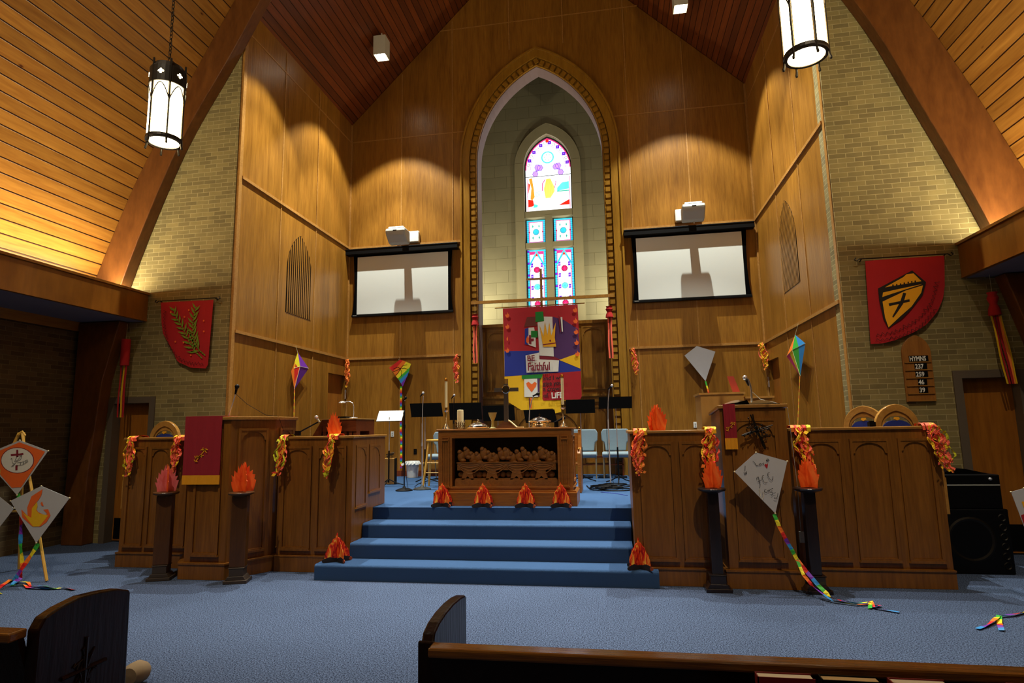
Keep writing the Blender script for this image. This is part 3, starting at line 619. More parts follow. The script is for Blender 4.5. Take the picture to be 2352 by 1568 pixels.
BANNER=[('yellow',[(-2.254,4.175),(-0.657,4.184),(-0.637,2.258),(-0.674,2.199),(-1.074,2.17),(-1.071,1.951),(-1.212,1.92),(-1.239,2.024),(-1.899,2.009),(-2.162,2.177),(-2.164,2.666),(-2.241,2.668)]),
 ('red',[(-2.254,4.175),(-0.657,4.184),(-0.646,3.213),(-2.237,3.256)]),
 ('blue',[(-2.237,3.256),(-0.646,3.213),(-0.64,2.778),(-2.24,2.719)]),
 ('purple',[(-1.185,3.947),(-0.952,3.863),(-0.674,3.664),(-0.646,3.213),(-0.641,3.162),(-1.059,3.036),(-1.199,3.102)]),
 ('maroon',[(-1.494,3.128),(-1.199,3.108),(-1.059,3.036),(-1.089,3.017),(-1.49,3.052)]),
 ('yellow',[(-1.079,3.026),(-0.647,3.163),(-0.647,2.829)]),
 ('red',[(-1.432,2.744),(-0.64,2.778),(-0.637,2.258),(-0.674,2.199),(-1.426,2.193),(-1.45,2.229)]),
 ('brown',[(-1.733,3.963),(-1.556,3.965),(-1.553,3.846),(-1.509,3.765),(-1.8,3.757)]),
 ('green',[(-1.554,4.065),(-1.388,4.068),(-1.373,3.862),(-1.553,3.846)]),
 ('white',[(-1.512,3.838),(-1.373,3.858),(-1.374,3.956),(-1.195,3.943),(-1.189,3.102),(-1.488,3.134)]),
 ('blue',[(-1.786,3.715),(-1.707,3.732),(-1.715,3.369),(-1.793,3.383)]),
 ('white',[(-1.707,3.732),(-1.588,3.737),(-1.574,3.643),(-1.561,3.514),(-1.558,3.307),(-1.715,3.369)]),
 ('green',[(-1.656,3.667),(-1.516,3.661),(-1.515,3.516),(-1.656,3.522)]),
 ('orange',[(-1.76,3.495),(-1.725,3.567),(-1.697,3.503),(-1.699,3.441),(-1.729,3.39),(-1.761,3.433)]),
 ('maroon',[(-1.7,3.576),(-1.659,3.574),(-1.656,3.501),(-1.598,3.499),(-1.6,3.447),(-1.651,3.439),(-1.653,3.377),(-1.704,3.389)]),
 ('gold',[(-1.472,3.78),(-1.391,3.542),(-1.357,3.841),(-1.309,3.548),(-1.264,3.836),(-1.231,3.545),(-1.127,3.819),(-1.157,3.5),(-1.132,3.304),(-1.407,3.315)]),
 ('maroon',[(-1.406,3.371),(-1.129,3.396),(-1.13,3.376),(-1.407,3.346)]),
 ('maroon',[(-1.271,3.454),(-1.246,3.459),(-1.234,3.432),(-1.251,3.412),(-1.271,3.423)]),
 ('white',[(-1.782,3.145),(-1.492,3.195),(-1.49,3.052),(-1.083,3.016),(-1.102,2.784),(-1.769,2.782)]),
 ('white',[(-1.022,3.928),(-0.987,3.927),(-0.98,3.616),(-1.007,3.617)]),
 ('maroon',[(-1.072,3.972),(-1.036,3.929),(-1.021,3.598),(-1.037,3.619)]),
 ('white',[(-1.823,2.655),(-1.547,2.656),(-1.542,2.272),(-1.827,2.276)]),
 ('purple',[(-1.541,2.656),(-1.496,2.655),(-1.505,2.275),(-1.542,2.276)]),
 ('green',[(-1.873,2.728),(-1.428,2.744),(-1.455,2.657),(-1.869,2.65)]),
 ('orange',[(-1.67,2.372),(-1.765,2.497),(-1.78,2.562),(-1.732,2.591),(-1.666,2.538),(-1.599,2.587),(-1.559,2.555),(-1.577,2.491)]),
 ('brown',[(-1.734,2.257),(-1.709,2.256),(-1.71,2.045),(-1.73,2.046)]),
 ('orange',[(-1.699,2.256),(-1.673,2.255),(-1.674,2.034),(-1.698,2.035)]),
 ('orange',[(-2.201,4.018),(-2.182,4.048),(-2.169,4.027),(-2.154,4.094),(-2.141,4.046),(-2.126,4.058),(-2.109,4.007),(-2.133,3.971),(-2.179,3.973)]),
 ('orange',[(-2.205,3.776),(-2.186,3.806),(-2.173,3.785),(-2.158,3.852),(-2.145,3.804),(-2.131,3.817),(-2.113,3.765),(-2.137,3.73),(-2.183,3.732)]),
 ('orange',[(-2.214,3.265),(-2.195,3.295),(-2.182,3.274),(-2.167,3.34),(-2.154,3.293),(-2.14,3.306),(-2.122,3.255),(-2.146,3.22),(-2.192,3.221)]),
 ('orange',[(-2.183,3.513),(-2.175,3.542),(-2.169,3.523),(-2.163,3.586),(-2.158,3.542),(-2.152,3.554),(-2.145,3.506),(-2.155,3.473),(-2.174,3.473)]),
 ('orange',[(-0.761,4.061),(-0.74,4.091),(-0.726,4.069),(-0.709,4.139),(-0.696,4.089),(-0.681,4.102),(-0.664,4.049),(-0.689,4.011),(-0.738,4.013)]),
 ('orange',[(-0.76,3.827),(-0.74,3.857),(-0.726,3.835),(-0.709,3.905),(-0.696,3.855),(-0.681,3.868),(-0.663,3.816),(-0.689,3.778),(-0.737,3.78)]),
 ('orange',[(-0.758,3.596),(-0.737,3.626),(-0.723,3.605),(-0.707,3.674),(-0.694,3.624),(-0.679,3.638),(-0.661,3.586),(-0.687,3.547),(-0.735,3.549)]),
 ('orange',[(-0.755,3.371),(-0.735,3.401),(-0.721,3.379),(-0.704,3.448),(-0.691,3.399),(-0.676,3.412),(-0.659,3.36),(-0.684,3.322),(-0.732,3.324)]),
 ('orange',[(-0.745,3.136),(-0.724,3.166),(-0.711,3.145),(-0.694,3.213),(-0.681,3.164),(-0.666,3.178),(-0.649,3.126),(-0.674,3.088),(-0.722,3.09)])]
BANR=[('red',[(3.321,3.737),(4.286,3.744),(4.273,3.509),(4.228,3.22),(4.125,3.008),(3.979,2.853),(3.824,2.761),(3.603,2.672),(3.452,2.637),(3.306,2.634)]),
 ('black',[(3.455,3.355),(3.883,3.57),(4.029,3.405),(3.971,3.234),(3.822,3.06),(3.695,2.939),(3.528,2.823),(3.482,2.949),(3.456,3.189)]),
 ('gold',[(3.54,3.365),(3.767,3.485),(3.812,3.523),(3.895,3.529),(3.977,3.421),(3.758,3.393)]),
 ('gold',[(3.494,3.238),(3.508,3.297),(3.652,3.325),(3.986,3.383),(3.614,3.276)]),
 ('gold',[(3.491,3.178),(3.618,3.235),(3.782,3.309),(3.988,3.365),(3.958,3.271),(3.826,3.096),(3.683,2.976),(3.529,2.838),(3.501,2.967)]),
 ('black',[(3.747,3.283),(3.782,3.272),(3.732,3.137),(3.655,3.032),(3.595,2.958),(3.587,2.977),(3.643,3.069),(3.703,3.176)]),
 ('black',[(3.56,3.15),(3.811,3.192),(3.813,3.16),(3.565,3.115)]),
 ('black',[(3.625,3.386),(3.631,3.397),(3.642,3.396),(3.645,3.385),(3.638,3.374),(3.629,3.375)]),
 ('black',[(3.67,3.389),(3.676,3.4),(3.687,3.399),(3.689,3.388),(3.683,3.377),(3.674,3.378)]),
 ('black',[(3.715,3.395),(3.721,3.406),(3.733,3.406),(3.735,3.394),(3.729,3.384),(3.719,3.384)]),
 ('black',[(3.76,3.404),(3.766,3.415),(3.778,3.414),(3.78,3.403),(3.774,3.392),(3.764,3.393)]),
 ('black',[(3.807,3.412),(3.813,3.423),(3.825,3.422),(3.827,3.411),(3.821,3.4),(3.811,3.401)]),
 ('black',[(3.849,3.417),(3.855,3.428),(3.867,3.427),(3.869,3.416),(3.863,3.405),(3.853,3.406)]),
 ('black',[(3.891,3.422),(3.897,3.433),(3.908,3.432),(3.91,3.421),(3.904,3.41),(3.894,3.411)])]
BANL=[('red',[(-7.072,3.732),(-6.138,3.726),(-6.177,2.644),(-6.458,2.662),(-6.704,2.765),(-6.829,2.987),(-7.002,3.233),(-7.043,3.436)]),
 ('STEM',[(-6.273,2.807),(-6.411,2.93),(-6.531,3.113),(-6.655,3.338),(-6.776,3.484),(-6.818,3.617)]),
 ('STEM',[(-6.222,2.849),(-6.37,2.968),(-6.435,3.149),(-6.47,3.349),(-6.447,3.508),(-6.422,3.627)]),
 ('orange',[(-6.881,3.564),(-6.875,3.577),(-6.857,3.576),(-6.85,3.562),(-6.855,3.548),(-6.873,3.549)]),
 ('orange',[(-6.564,3.58),(-6.558,3.593),(-6.54,3.593),(-6.533,3.578),(-6.538,3.564),(-6.556,3.565)]),
 ('orange',[(-6.632,3.475),(-6.626,3.488),(-6.608,3.487),(-6.601,3.473),(-6.606,3.459),(-6.624,3.46)]),
 ('orange',[(-6.292,3.396),(-6.286,3.41),(-6.269,3.409),(-6.261,3.395),(-6.267,3.381),(-6.284,3.382)]),
 ('orange',[(-6.279,3.227),(-6.274,3.24),(-6.256,3.24),(-6.249,3.225),(-6.255,3.212),(-6.272,3.213)]),
 ('orange',[(-6.766,3.083),(-6.76,3.097),(-6.742,3.096),(-6.735,3.082),(-6.741,3.068),(-6.758,3.069)]),
 ('orange',[(-6.622,3.065),(-6.616,3.079),(-6.599,3.078),(-6.591,3.064),(-6.597,3.05),(-6.614,3.051)]),
 ('orange',[(-6.48,2.858),(-6.474,2.872),(-6.457,2.871),(-6.449,2.857),(-6.455,2.844),(-6.472,2.844)])]
KITEA=[('BODY',[(-7.124,1.608),(-6.709,1.476),(-7.088,0.959),(-7.647,1.427)]),
 ('orange',[(-7.121,1.584),(-6.747,1.468),(-7.036,1.053),(-7.169,1.046),(-7.597,1.416)]),
 ('maroon',[(-6.888,1.366),(-6.891,1.332),(-6.904,1.3),(-6.929,1.271),(-6.964,1.247),(-7.006,1.229),(-7.055,1.218),(-7.107,1.214),(-7.16,1.218),(-7.211,1.23),(-7.259,1.249),(-7.299,1.273),(-7.331,1.303),(-7.353,1.336),(-7.363,1.371),(-7.361,1.405),(-7.348,1.438),(-7.323,1.468),(-7.288,1.492),(-7.244,1.51),(-7.195,1.521),(-7.143,1.524),(-7.089,1.52),(-7.038,1.507),(-6.991,1.488),(-6.951,1.463),(-6.919,1.434),(-6.898,1.401)]),
 ('white',[(-6.899,1.366),(-6.901,1.334),(-6.915,1.303),(-6.938,1.276),(-6.971,1.253),(-7.012,1.236),(-7.058,1.225),(-7.108,1.222),(-7.158,1.226),(-7.207,1.237),(-7.253,1.255),(-7.291,1.278),(-7.322,1.306),(-7.342,1.338),(-7.352,1.371),(-7.35,1.404),(-7.337,1.435),(-7.313,1.462),(-7.28,1.486),(-7.239,1.503),(-7.192,1.513),(-7.142,1.516),(-7.091,1.512),(-7.042,1.5),(-6.997,1.482),(-6.959,1.458),(-6.929,1.43),(-6.909,1.399)]),
 ('maroon',[(-7.155,1.495),(-7.126,1.495),(-7.118,1.448),(-7.051,1.457),(-7.044,1.434),(-7.116,1.428),(-7.113,1.408),(-7.145,1.409),(-7.147,1.424),(-7.221,1.42),(-7.227,1.443),(-7.15,1.448)]),
 ('maroon',[(-7.145,1.309),(-7.111,1.309),(-7.108,1.252),(-7.138,1.25)]),
 ('LINE',[(-7.079,1.428),(-7.133,1.415),(-7.158,1.356),(-7.12,1.369),(-7.064,1.434),(-7.074,1.381),(-7.126,1.355),(-7.169,1.316),(-7.192,1.31)]),
 ('LINE',[(-7.217,1.383),(-7.202,1.396),(-7.191,1.343),(-7.154,1.323),(-7.168,1.303),(-7.199,1.296)]),
 ('LINE',[(-7.117,1.342),(-7.047,1.348),(-6.979,1.374),(-6.969,1.354),(-7.043,1.315),(-7.129,1.309)]),
 ('LINE',[(-7.07,1.348),(-7.071,1.318)]),
 ('LINE',[(-7.031,1.355),(-7.031,1.322)]),
 ('LINE',[(-6.994,1.367),(-6.995,1.334)])]
KITEB=[('BODY',[(-6.62,1.077),(-6.225,0.941),(-6.619,0.438),(-7.023,0.908)]),
 ('orange',[(-6.594,1.042),(-6.737,0.96),(-6.781,0.833),(-6.764,0.738),(-6.858,0.813),(-6.839,0.725),(-6.684,0.619),(-6.579,0.62),(-6.501,0.67),(-6.457,0.746),(-6.494,0.815),(-6.561,0.811),(-6.504,0.764),(-6.524,0.745),(-6.626,0.783),(-6.695,0.858),(-6.634,0.922),(-6.604,0.972)]),
 ('yellow',[(-6.654,0.899),(-6.715,0.826),(-6.71,0.717),(-6.835,0.775),(-6.677,0.621),(-6.594,0.622),(-6.54,0.682),(-6.487,0.745),(-6.61,0.767),(-6.656,0.801),(-6.641,0.846)]),
 ('orange',[(-6.604,0.884),(-6.586,0.903),(-6.558,0.852),(-6.589,0.855)])]
KITEC=[('BODY',[(-7.29,0.998),(-6.997,0.819),(-7.28,0.474),(-7.697,0.791)])]
KITEF=[('BODY',[(1.398,1.357),(1.689,1.267),(1.537,0.76),(1.178,1.168)]),
 ('red',[(1.489,1.196),(1.467,1.232),(1.48,1.244),(1.491,1.238),(1.499,1.25),(1.503,1.234),(1.497,1.211)]),
 ('LINE',[(1.266,1.161),(1.277,1.137),(1.284,1.161),(1.292,1.143),(1.294,1.17)]),
 ('LINE',[(1.283,1.225),(1.277,1.176)]),
 ('LINE',[(1.36,1.27),(1.376,1.257),(1.392,1.224),(1.41,1.233)]),
 ('LINE',[(1.416,1.242),(1.421,1.23),(1.439,1.235),(1.434,1.248),(1.419,1.242)]),
 ('LINE',[(1.446,1.248),(1.457,1.238),(1.464,1.256)]),
 ('LINE',[(1.486,1.277),(1.507,1.28),(1.513,1.289),(1.499,1.292),(1.489,1.277),(1.5,1.268),(1.518,1.277)]),
 ('LINE',[(1.382,1.094),(1.389,1.112),(1.401,1.115),(1.413,1.043),(1.409,1.016),(1.402,1.01)]),
 ('LINE',[(1.389,1.067),(1.428,1.085)]),
 ('LINE',[(1.455,1.13),(1.44,1.127),(1.435,1.103),(1.45,1.067),(1.467,1.055),(1.482,1.063)]),
 ('LINE',[(1.511,1.16),(1.495,1.154),(1.491,1.133),(1.505,1.096),(1.521,1.081),(1.537,1.096),(1.54,1.12)]),
 ('LINE',[(1.465,0.995),(1.45,0.989),(1.446,0.971),(1.46,0.962),(1.475,0.971)]),
 ('LINE',[(1.479,0.983),(1.491,0.986),(1.493,0.977),(1.481,0.974),(1.479,0.983)]),
 ('LINE',[(1.496,0.98),(1.5,0.992),(1.509,0.995),(1.514,0.986)]),
 ('LINE',[(1.518,1.001),(1.53,1.003)]),
 ('LINE',[(1.501,0.965),(1.518,0.968),(1.523,0.947),(1.51,0.938)]),
 ('LINE',[(1.529,0.959),(1.541,0.956)]),
 ('LINE',[(1.544,0.965),(1.55,0.962)]),
 ('LINE',[(1.535,0.917),(1.537,0.905),(1.549,0.911)]),
 ('LINE',[(1.552,0.92),(1.557,0.911),(1.551,0.902)]),
 ('LINE',[(1.572,0.956),(1.564,0.923)])]
KITER=[('BODY',[(3.547,0.985),(3.657,1.018),(3.761,0.871),(3.652,0.518)])]
KITEW1=[('red',[(-4.822,2.996),(-4.58,3.166),(-4.508,3.15),(-4.735,2.911)]),
 ('orange',[(-4.508,3.15),(-4.436,3.12),(-4.662,2.799),(-4.735,2.911)]),
 ('yellow',[(-4.436,3.12),(-4.322,3.066),(-4.35,2.993),(-4.619,2.757),(-4.662,2.799)]),
 ('green',[(-4.35,2.993),(-4.364,2.912),(-4.59,2.715),(-4.619,2.757)]),
 ('blue',[(-4.364,2.912),(-4.406,2.804),(-4.547,2.645),(-4.59,2.715)]),
 ('purple',[(-4.406,2.804),(-4.509,2.576),(-4.547,2.645)])]
KITEW2=[('BODY',[(1.782,3.193),(2.043,3.062),(1.838,2.578),(1.547,3.026)])]# ---------------------------------------------------------------- choir rails, pulpit, lectern, table
def rail_face(m, T, L, z0, z1, panels, plinth=True, ztop=None, pz=(.25,None), depth=.03, pl=.055):
    """body already exists behind n=0; adds plinth, cap, mouldings"""
    top=z1
    if plinth:
        m.box(0,L,0,pl-.012,z0+.002,z0+.165,0,T); m.box(0,L,0,pl,z0+.165,z0+.18,0,T)
    for a,b in panels: panel(m,T,a,b,z0+pz[0],(pz[1] or z1-.12),True)
def railunit(x0,x1,yf,yb,panels,label,group='oak choir rails',z1=1.59,side=None):
    t=thing('choir_rail',label,'rail',((x0+x1)/2,(yf+yb)/2,0),group=None)
    m=MB(); m.box(x0,x1,yf,yb,.002,z1-.03); T=Fr(x0,yf); rail_face(m,T,x1-x0,0,z1,[(a-x0,b-x0) for a,b in panels])
    m.build('body',M_RAIL,t)
    MB().box(x0-.02,x1+.02,yf-.022,yb+.02,z1-.03,z1).build('cap',M_RAILTOP,t,bevel=.006)
    return t
r=railunit(-6.30,-5.335,6.985,7.12,[(-6.24,-5.97),(-5.92,-5.62),(-5.56,-5.37)],'oak choir rail at far left with an orange garland at each end',z1=1.61)
# wing rail with return along the stairs
t=thing('choir_rail','oak choir rail left of the stairs turning back beside them','rail',(-3.6,7.0,0))
m=MB(); m.box(-4.095,-3.14,6.95,7.07,.002,1.56); m.box(-4.095,-3.40,6.90,6.95,.002,.17); m.box(-4.095,-3.385,6.895,6.95,.17,.185)
for a_,b_ in ((.05,.43),(.50,.88)): panel(m,Fr(-4.095,6.95),a_,b_,.25,1.47)
m.box(-3.26,-3.14,7.07,7.595,.002,1.56); m.box(-3.26,-3.14,7.595,8.0,.665,1.56)
TS=Fr(-3.14,6.95,0,pi/2)
m.build('body',M_RAIL,t)
m=MB(); m.box(-4.095,-3.12,6.93,7.09,1.56,1.59); m.box(-3.28,-3.12,7.09,8.02,1.56,1.59); m.build('cap',M_RAILTOP,t,bevel=.006)
m=MB(); panel(m,TS,.10,.42,.72,1.47,pr=.008); panel(m,TS,.50,.88,.86,1.47,pr=.008); m.build('side_panel',M_RAIL,t)
# right of the stairs
t=railunit(.16,1.04,6.71,6.83,[(.25,.61),(.67,1.01)],'oak choir rail right of the stairs with orange flame board and garlands')
m=MB(); m.box(.16,.275,6.835,7.595,.002,1.56); m.box(.16,.275,7.595,8.0,.665,1.56); m.build('return',M_RAIL,t); MB().box(.14,.30,6.855,8.0,1.5605,1.59).build('return_cap',M_RAILTOP,t)
railunit(1.83,3.25,6.83,6.95,[(1.93,2.32),(2.40,2.78),(2.86,3.18)],'wide oak choir rail at right in front of two clergy chairs')
# pulpit
t=thing('pulpit','tall many-sided oak pulpit hung with a maroon cloth','pulpit',(-4.73,6.9,0))
def octo(d): 
    return [(-4.985-d*.6,6.49-d),(-4.46+d*.6,6.49-d),(-4.17+d,6.95-d*.4),(-4.17+d,7.45),(-5.26-d,7.45),(-5.26-d,6.95-d*.4)]
m=MB(); m.prism(octo(0),.002,1.80,0,mode='xy'); m.prism(octo(.05),.002,.165,0,mode='xy'); m.prism(octo(.06),.165,.182,0,mode='xy')
faces=octo(0)
for i,(z0,z1) in ((0,(.26,1.70)),(1,(.26,1.70)),(2,(.26,1.70))):
    a,b=faces[i],faces[i+1]; L=hypot(b[0]-a[0],b[1]-a[1]); T=Fr(a[0],a[1],0,atan2(b[1]-a[1],b[0]-a[0])); panel(m,T,.09,L-.09,z0,z1)
m.build('body',M_RAIL,t); MB().prism(octo(.03),1.80,1.84,0,mode='xy').build('cap',M_RAILTOP,t,bevel=.006)
def drape(name, x0,x1,y,zt,z0,zf,yb,label,parts=True,cat='cloth'):
    t=thing(name,label,cat,((x0+x1)/2,y,zt))
    m=MB(); pf=[]; n=12
    for i in range(n+1): 
        x=x0+(x1-x0)*i/n; w=.004*sin(i*1.7); pf.append((x,w))
    for k in range(n):
        (xa,wa),(xb,wb)=pf[k],pf[k+1]
        m.prism([(xa,y-.014+wa),(xb,y-.014+wb),(xb,y-.004+wb),(xa,y-.004+wa)],zf,zt+.006,0,mode='xy')
    m.box(x0,x1,y-.012,yb,zt+.003,zt+.012)
    m.build('cloth',M_MAROON,t)
    m=MB()
    for k in range(n):
        (xa,wa),(xb,wb)=pf[k],pf[k+1]; m.prism([(xa-.002,y-.016+wa),(xb+.002,y-.016+wb),(xb+.002,y-.003+wb),(xa-.002,y-.003+wa)],z0,zf,0,mode='xy')
    m.build('fringe',M_GOLDF,t)
    return t
def emblem(t,cx,cz,y,s):
    m=MB(); T=Fr(0,y)
    for pts in ([(-.05,-.06),(.055,.06)],[(.02,.065),(.06,.02)],[(.0,.045),(.03,.06)],[(-.06,-.01),(-.05,-.03),(-.035,-.005),(-.02,-.028),(-.005,0),(.01,-.02)],[(.012,.045),(.07,.05)],[(-.065,-.045),(-.05,-.062),(-.03,-.06)],[(-.045,-.02),(.03,-.005)]):
        m.line2d([(cx+a*s,cz+b*s) for a,b in pts],.008*s,0,0,T)
    m.build('embroidery',M_GOLDT,t)
c=drape('pulpit_cloth',-5.03,-4.555,6.458,1.84,1.06,1.165,6.75,'wide maroon cloth with gold fringe hanging over the front of the pulpit'); emblem(c,-4.80,1.40,6.436,1.25)
# lectern
t=thing('lectern','square oak lectern carrying an open book and a twisted metal cross','lectern',(1.42,6.9,0))
m=MB(); m.prism([(6.665,.002),(6.665,1.80),(7.25,1.745),(7.25,.002)],1.10,1.76,0,mode='yz'); T=Fr(1.10,6.665)
m.box(-.04,.70,0,.045,0.002,.165,0,T); m.box(-.045,.705,0,.055,.165,.182,0,T); panel(m,T,.10,.56,.27,1.70); m.box(1.055,1.10,6.665,7.25,.002,.165)
m.build('body',M_RAIL,t)
MB().prism([(6.64,1.81),(6.64,1.845),(7.28,1.785),(7.28,1.75)],1.08,1.78,0,mode='yz').build('book_rest',M_RAILTOP,t,bevel=.005)
c=drape('lectern_cloth',1.135,1.255,6.642,1.843,1.385,1.50,6.75,'narrow maroon cloth strip with gold fringe over the lectern front'); emblem(c,1.195,1.62,6.620,.72)
# metal branch cross on the lectern front
m=MB(); c0=(1.46,6.60,1.57)
random.seed(3)
def br(a,b,r0,r1,k=5,j=.008):
    P=[]
    for i in range(k+1):
        f=i/k; P.append((a[0]+(b[0]-a[0])*f+random.uniform(-j,j),a[1]+(b[1]-a[1])*f+random.uniform(-j,j)*.5,a[2]+(b[2]-a[2])*f+random.uniform(-j,j)))
    m.tube(P,[r0+(r1-r0)*i/k for i in range(k+1)],6)
br((1.40,6.60,1.74),(1.52,6.60,1.38),.008,.012); br((1.42,6.605,1.74),(1.50,6.605,1.40),.006,.010); br((1.29,6.60,1.53),(1.60,6.60,1.62),.009,.006); br((1.31,6.61,1.52),(1.59,6.61,1.61),.006,.005)
for i in range(26):
    a=random.uniform(0,2*pi); r1=random.uniform(.06,.15); s0=random.uniform(-.1,.1); bx=1.46+s0; bz=1.57+s0*(.28 if i%2 else -1.6)*.6
    ex,ez=bx+cos(a)*r1*.6,bz+sin(a)*r1*.5; br((bx,6.60,bz),(ex,6.588,ez),.004,.0025,3,.006); m.ball((ex,6.588,ez),.009,3)
m.tube([(1.46,6.612,1.57),(1.46,6.668,1.57)],.006,6)
solo('branch_cross',m,M_IRON,'dark twisted branch cross mounted on the lectern front','cross')
# communion table
t=thing('communion_table','large brown wooden communion table with carved relief behind glass','table',(-1.43,8.05,ZP))
TA=Fr(-2.32,7.80,0); X0,X1,Y0,Y1=-2.32,-.55,7.80,8.30
m=MB(); gx0,gx1,gz0,gz1=-2.13,-.735,.90,1.525
m.box(X0,gx0,Y0,Y1,.80,1.62); m.box(gx1,X1,Y0,Y1,.80,1.62); m.box(gx0,gx1,Y0,Y1,1.525,1.62); m.box(gx0,gx1,Y0,Y1,.80,.90); m.box(gx0,gx1,7.96,Y1,.90,1.525)
m.ring([(gx0,gz0),(gx1,gz0),(gx1,gz1),(gx0,gz1)],[(gx0-.025,gz0-.025),(gx1+.025,gz0-.025),(gx1+.025,gz1+.025),(gx0-.025,gz1+.025)],0,.01,0,Fr(0,Y0),closed=True)
for a,b in ((X0+.045,gx0-.04),(gx1+.04,X1-.045)):
    panel(m,Fr(0,Y0),a,b,.90,1.54,False,.014,.012)
    for k in (.35,.65): m.box(a+(b-a)*k-.004,a+(b-a)*k+.004,Y0-.008,Y0,.94,1.50)
    m.box(a+.01,b-.01,Y0-.02,Y0,1.49,1.51)
TR=Fr(X1,Y0,0,pi/2); panel(m,TR,.05,.45,.90,1.54,False,.018,.012); panel(m,TR,.12,.38,.97,1.47,False,.012,.008)
m.build('body',M_ALTAR,t)
m=MB(); m.box(X0-.05,X1+.05,Y0-.05,Y1+.05,ZP+.002,.825); m.prism([(X0-.05,.825),(X1+.05,.825),(X1+.03,.85),(X0-.03,.85)],.02,-.5,0,Fr(0,Y0)); m.box(X0-.052,X1+.052,Y0-.052,Y1+.052,.815,.826)
m.build('plinth',M_ALTAR,t)
m=MB(); m.box(X0-.02,X1+.03,Y0-.02,Y1+.02,1.62,1.642); m.build('table_top',M_ALTAR,t,bevel=.004)
MB().box(gx0,gx1,7.945,7.959,gz0,gz1).build('niche_back',M_BLACKF,t)
g=bpy.data.materials.new('display_glass'); g.use_nodes=True; nt=g.node_tree; nt.nodes.clear(); o_=N(nt,'ShaderNodeOutputMaterial'); tr=N(nt,'ShaderNodeBsdfTransparent'); gl=N(nt,'ShaderNodeBsdfGlossy'); gl.inputs['Roughness'].default_value=.03; mx=N(nt,'ShaderNodeMixShader'); mx.inputs[0].default_value=.07
nt.links.new(tr.outputs[0],mx.inputs[1]); nt.links.new(gl.outputs[0],mx.inputs[2]); nt.links.new(mx.outputs[0],o_.inputs[0])
MB().box(gx0,gx1,7.806,7.809,gz0,gz1).build('glass_front',g,t)
# carved relief: a swagged board on trestles with rounded foliage behind (plain generic carving)
m=MB(); random.seed(11)
m.box(gx0+.03,gx1-.01,7.82,7.94,.90,.975); m.prism([(gx0+.03,.975),(gx1-.01,.975),(gx1-.03,1.0),(gx0+.04,1.0)],-.03,-.14,0,Fr(0,7.80))
m.box(gx0+.06,gx1-.03,7.835,7.93,1.105,1.20); m.box(gx0+.05,gx1-.02,7.825,7.935,1.195,1.208)
n=4
for k in range(n):
    a=gx0+.07+(gx1-gx0-.11)*k/n; b=gx0+.07+(gx1-gx0-.11)*(k+1)/n
    for r in range(4):
        P=[(a+(b-a)*i/10, 7.833, 1.19-.012*r-(.055+.010*r)*sin(pi*i/10)*(.35+.25*r)) for i in range(11)]; m.tube(P,.007,5)
for k in range(4):
    c=gx0+.20+k*.325; m.prism([(c-.085,.985),(c-.05,.985),(c,1.03),(c+.05,.985),(c+.085,.985),(c+.05,1.105),(c-.05,1.105)],-.03,-.08,0,Fr(0,7.80))
for k in range(17):
    c=gx0+.10+k*.077; z=1.27+.035*sin(k*1.9)+.02*random.random(); h=.05+.015*random.random()
    m.ball((c,7.90,z),h,6,sz=(.9,.55,1.25)); m.ball((c+.03,7.88,z-.05),.035,5,sz=(1.2,.7,.8)); m.ball((c-.02,7.89,z+.06),.032,5,sz=(1,.8,1))
for k in range(16): m.ball((gx0+.10+k*.08,7.90,1.045),.035+.01*random.random(),5,sz=(1.1,.6,1))
m.build('carved_relief',M_RELIEF,t,smooth=True)
# things on the table, z=1.642
ZT=1.6425
t=thing('candlestick','tall slim candlestick at the left end of the communion table','candlestick',(-2.275,8.03,ZT))
m=MB(); m.lathe([(.068,0),(.068,.006),(.055,.012),(.052,.028),(.04,.034),(.037,.048),(.022,.056),(.014,.075),(.009,.085),(.009,.235),(.014,.24),(.03,.247),(.034,.257),(.012,.262),(.016,.285),(.014,.30)],-2.275,8.03,ZT,12); m.build('stem',M_SILVER,t,smooth=True)
m=MB(); m.lathe([(.018,0),(.018,.36)],-2.275,8.03,ZT+.30,12); m.build('candle',M_CREAM,t,smooth=True)
m=MB(); m.lathe([(.020,0),(.020,.03),(.012,.04),(.008,.05)],-2.275,8.03,ZT+.66,12); m.build('cap',M_BRASS,t,smooth=True)
t2=dup(t,(-.668,8.03,ZT),label='tall slim candlestick at the right end of the communion table')
t2.children[0].name='stem'
t=thing('pillar_candle_holder','cream pillar candle in a bronze openwork crown holder','candle',(-2.075,8.03,ZT))
m=MB(); m.lathe([(.075,0),(.075,.012),(.068,.018),(.068,.022)],-2.075,8.03,ZT,18)
for i in range(14):
    a=2*pi*i/14; b=a+2*pi/28; r=.062
    m.tube([(-2.075+r*cos(a),8.03+r*sin(a),ZT+.02),(-2.075+(r+.006)*cos(b),8.03+(r+.006)*sin(b),ZT+.05),(-2.075+r*cos(a),8.03+r*sin(a),ZT+.075),(-2.075+(r+.012)*cos(b),8.03+(r+.012)*sin(b),ZT+.10)],.005,5)
    m.tube([(-2.075+r*cos(b),8.03+r*sin(b),ZT+.02),(-2.075+(r+.006)*cos(a),8.03+(r+.006)*sin(a),ZT+.05),(-2.075+r*cos(b),8.03+r*sin(b),ZT+.08)],.004,5)
m.build('crown_holder',plain('bronze','5C4420',.35,metal=.9),t)
m=MB(); m.lathe([(.043,0),(.044,.20),(.042,.235),(.036,.238),(.01,.24)],-2.075,8.03,ZT+.023,18); m.build('candle',M_CREAM,t,smooth=True)
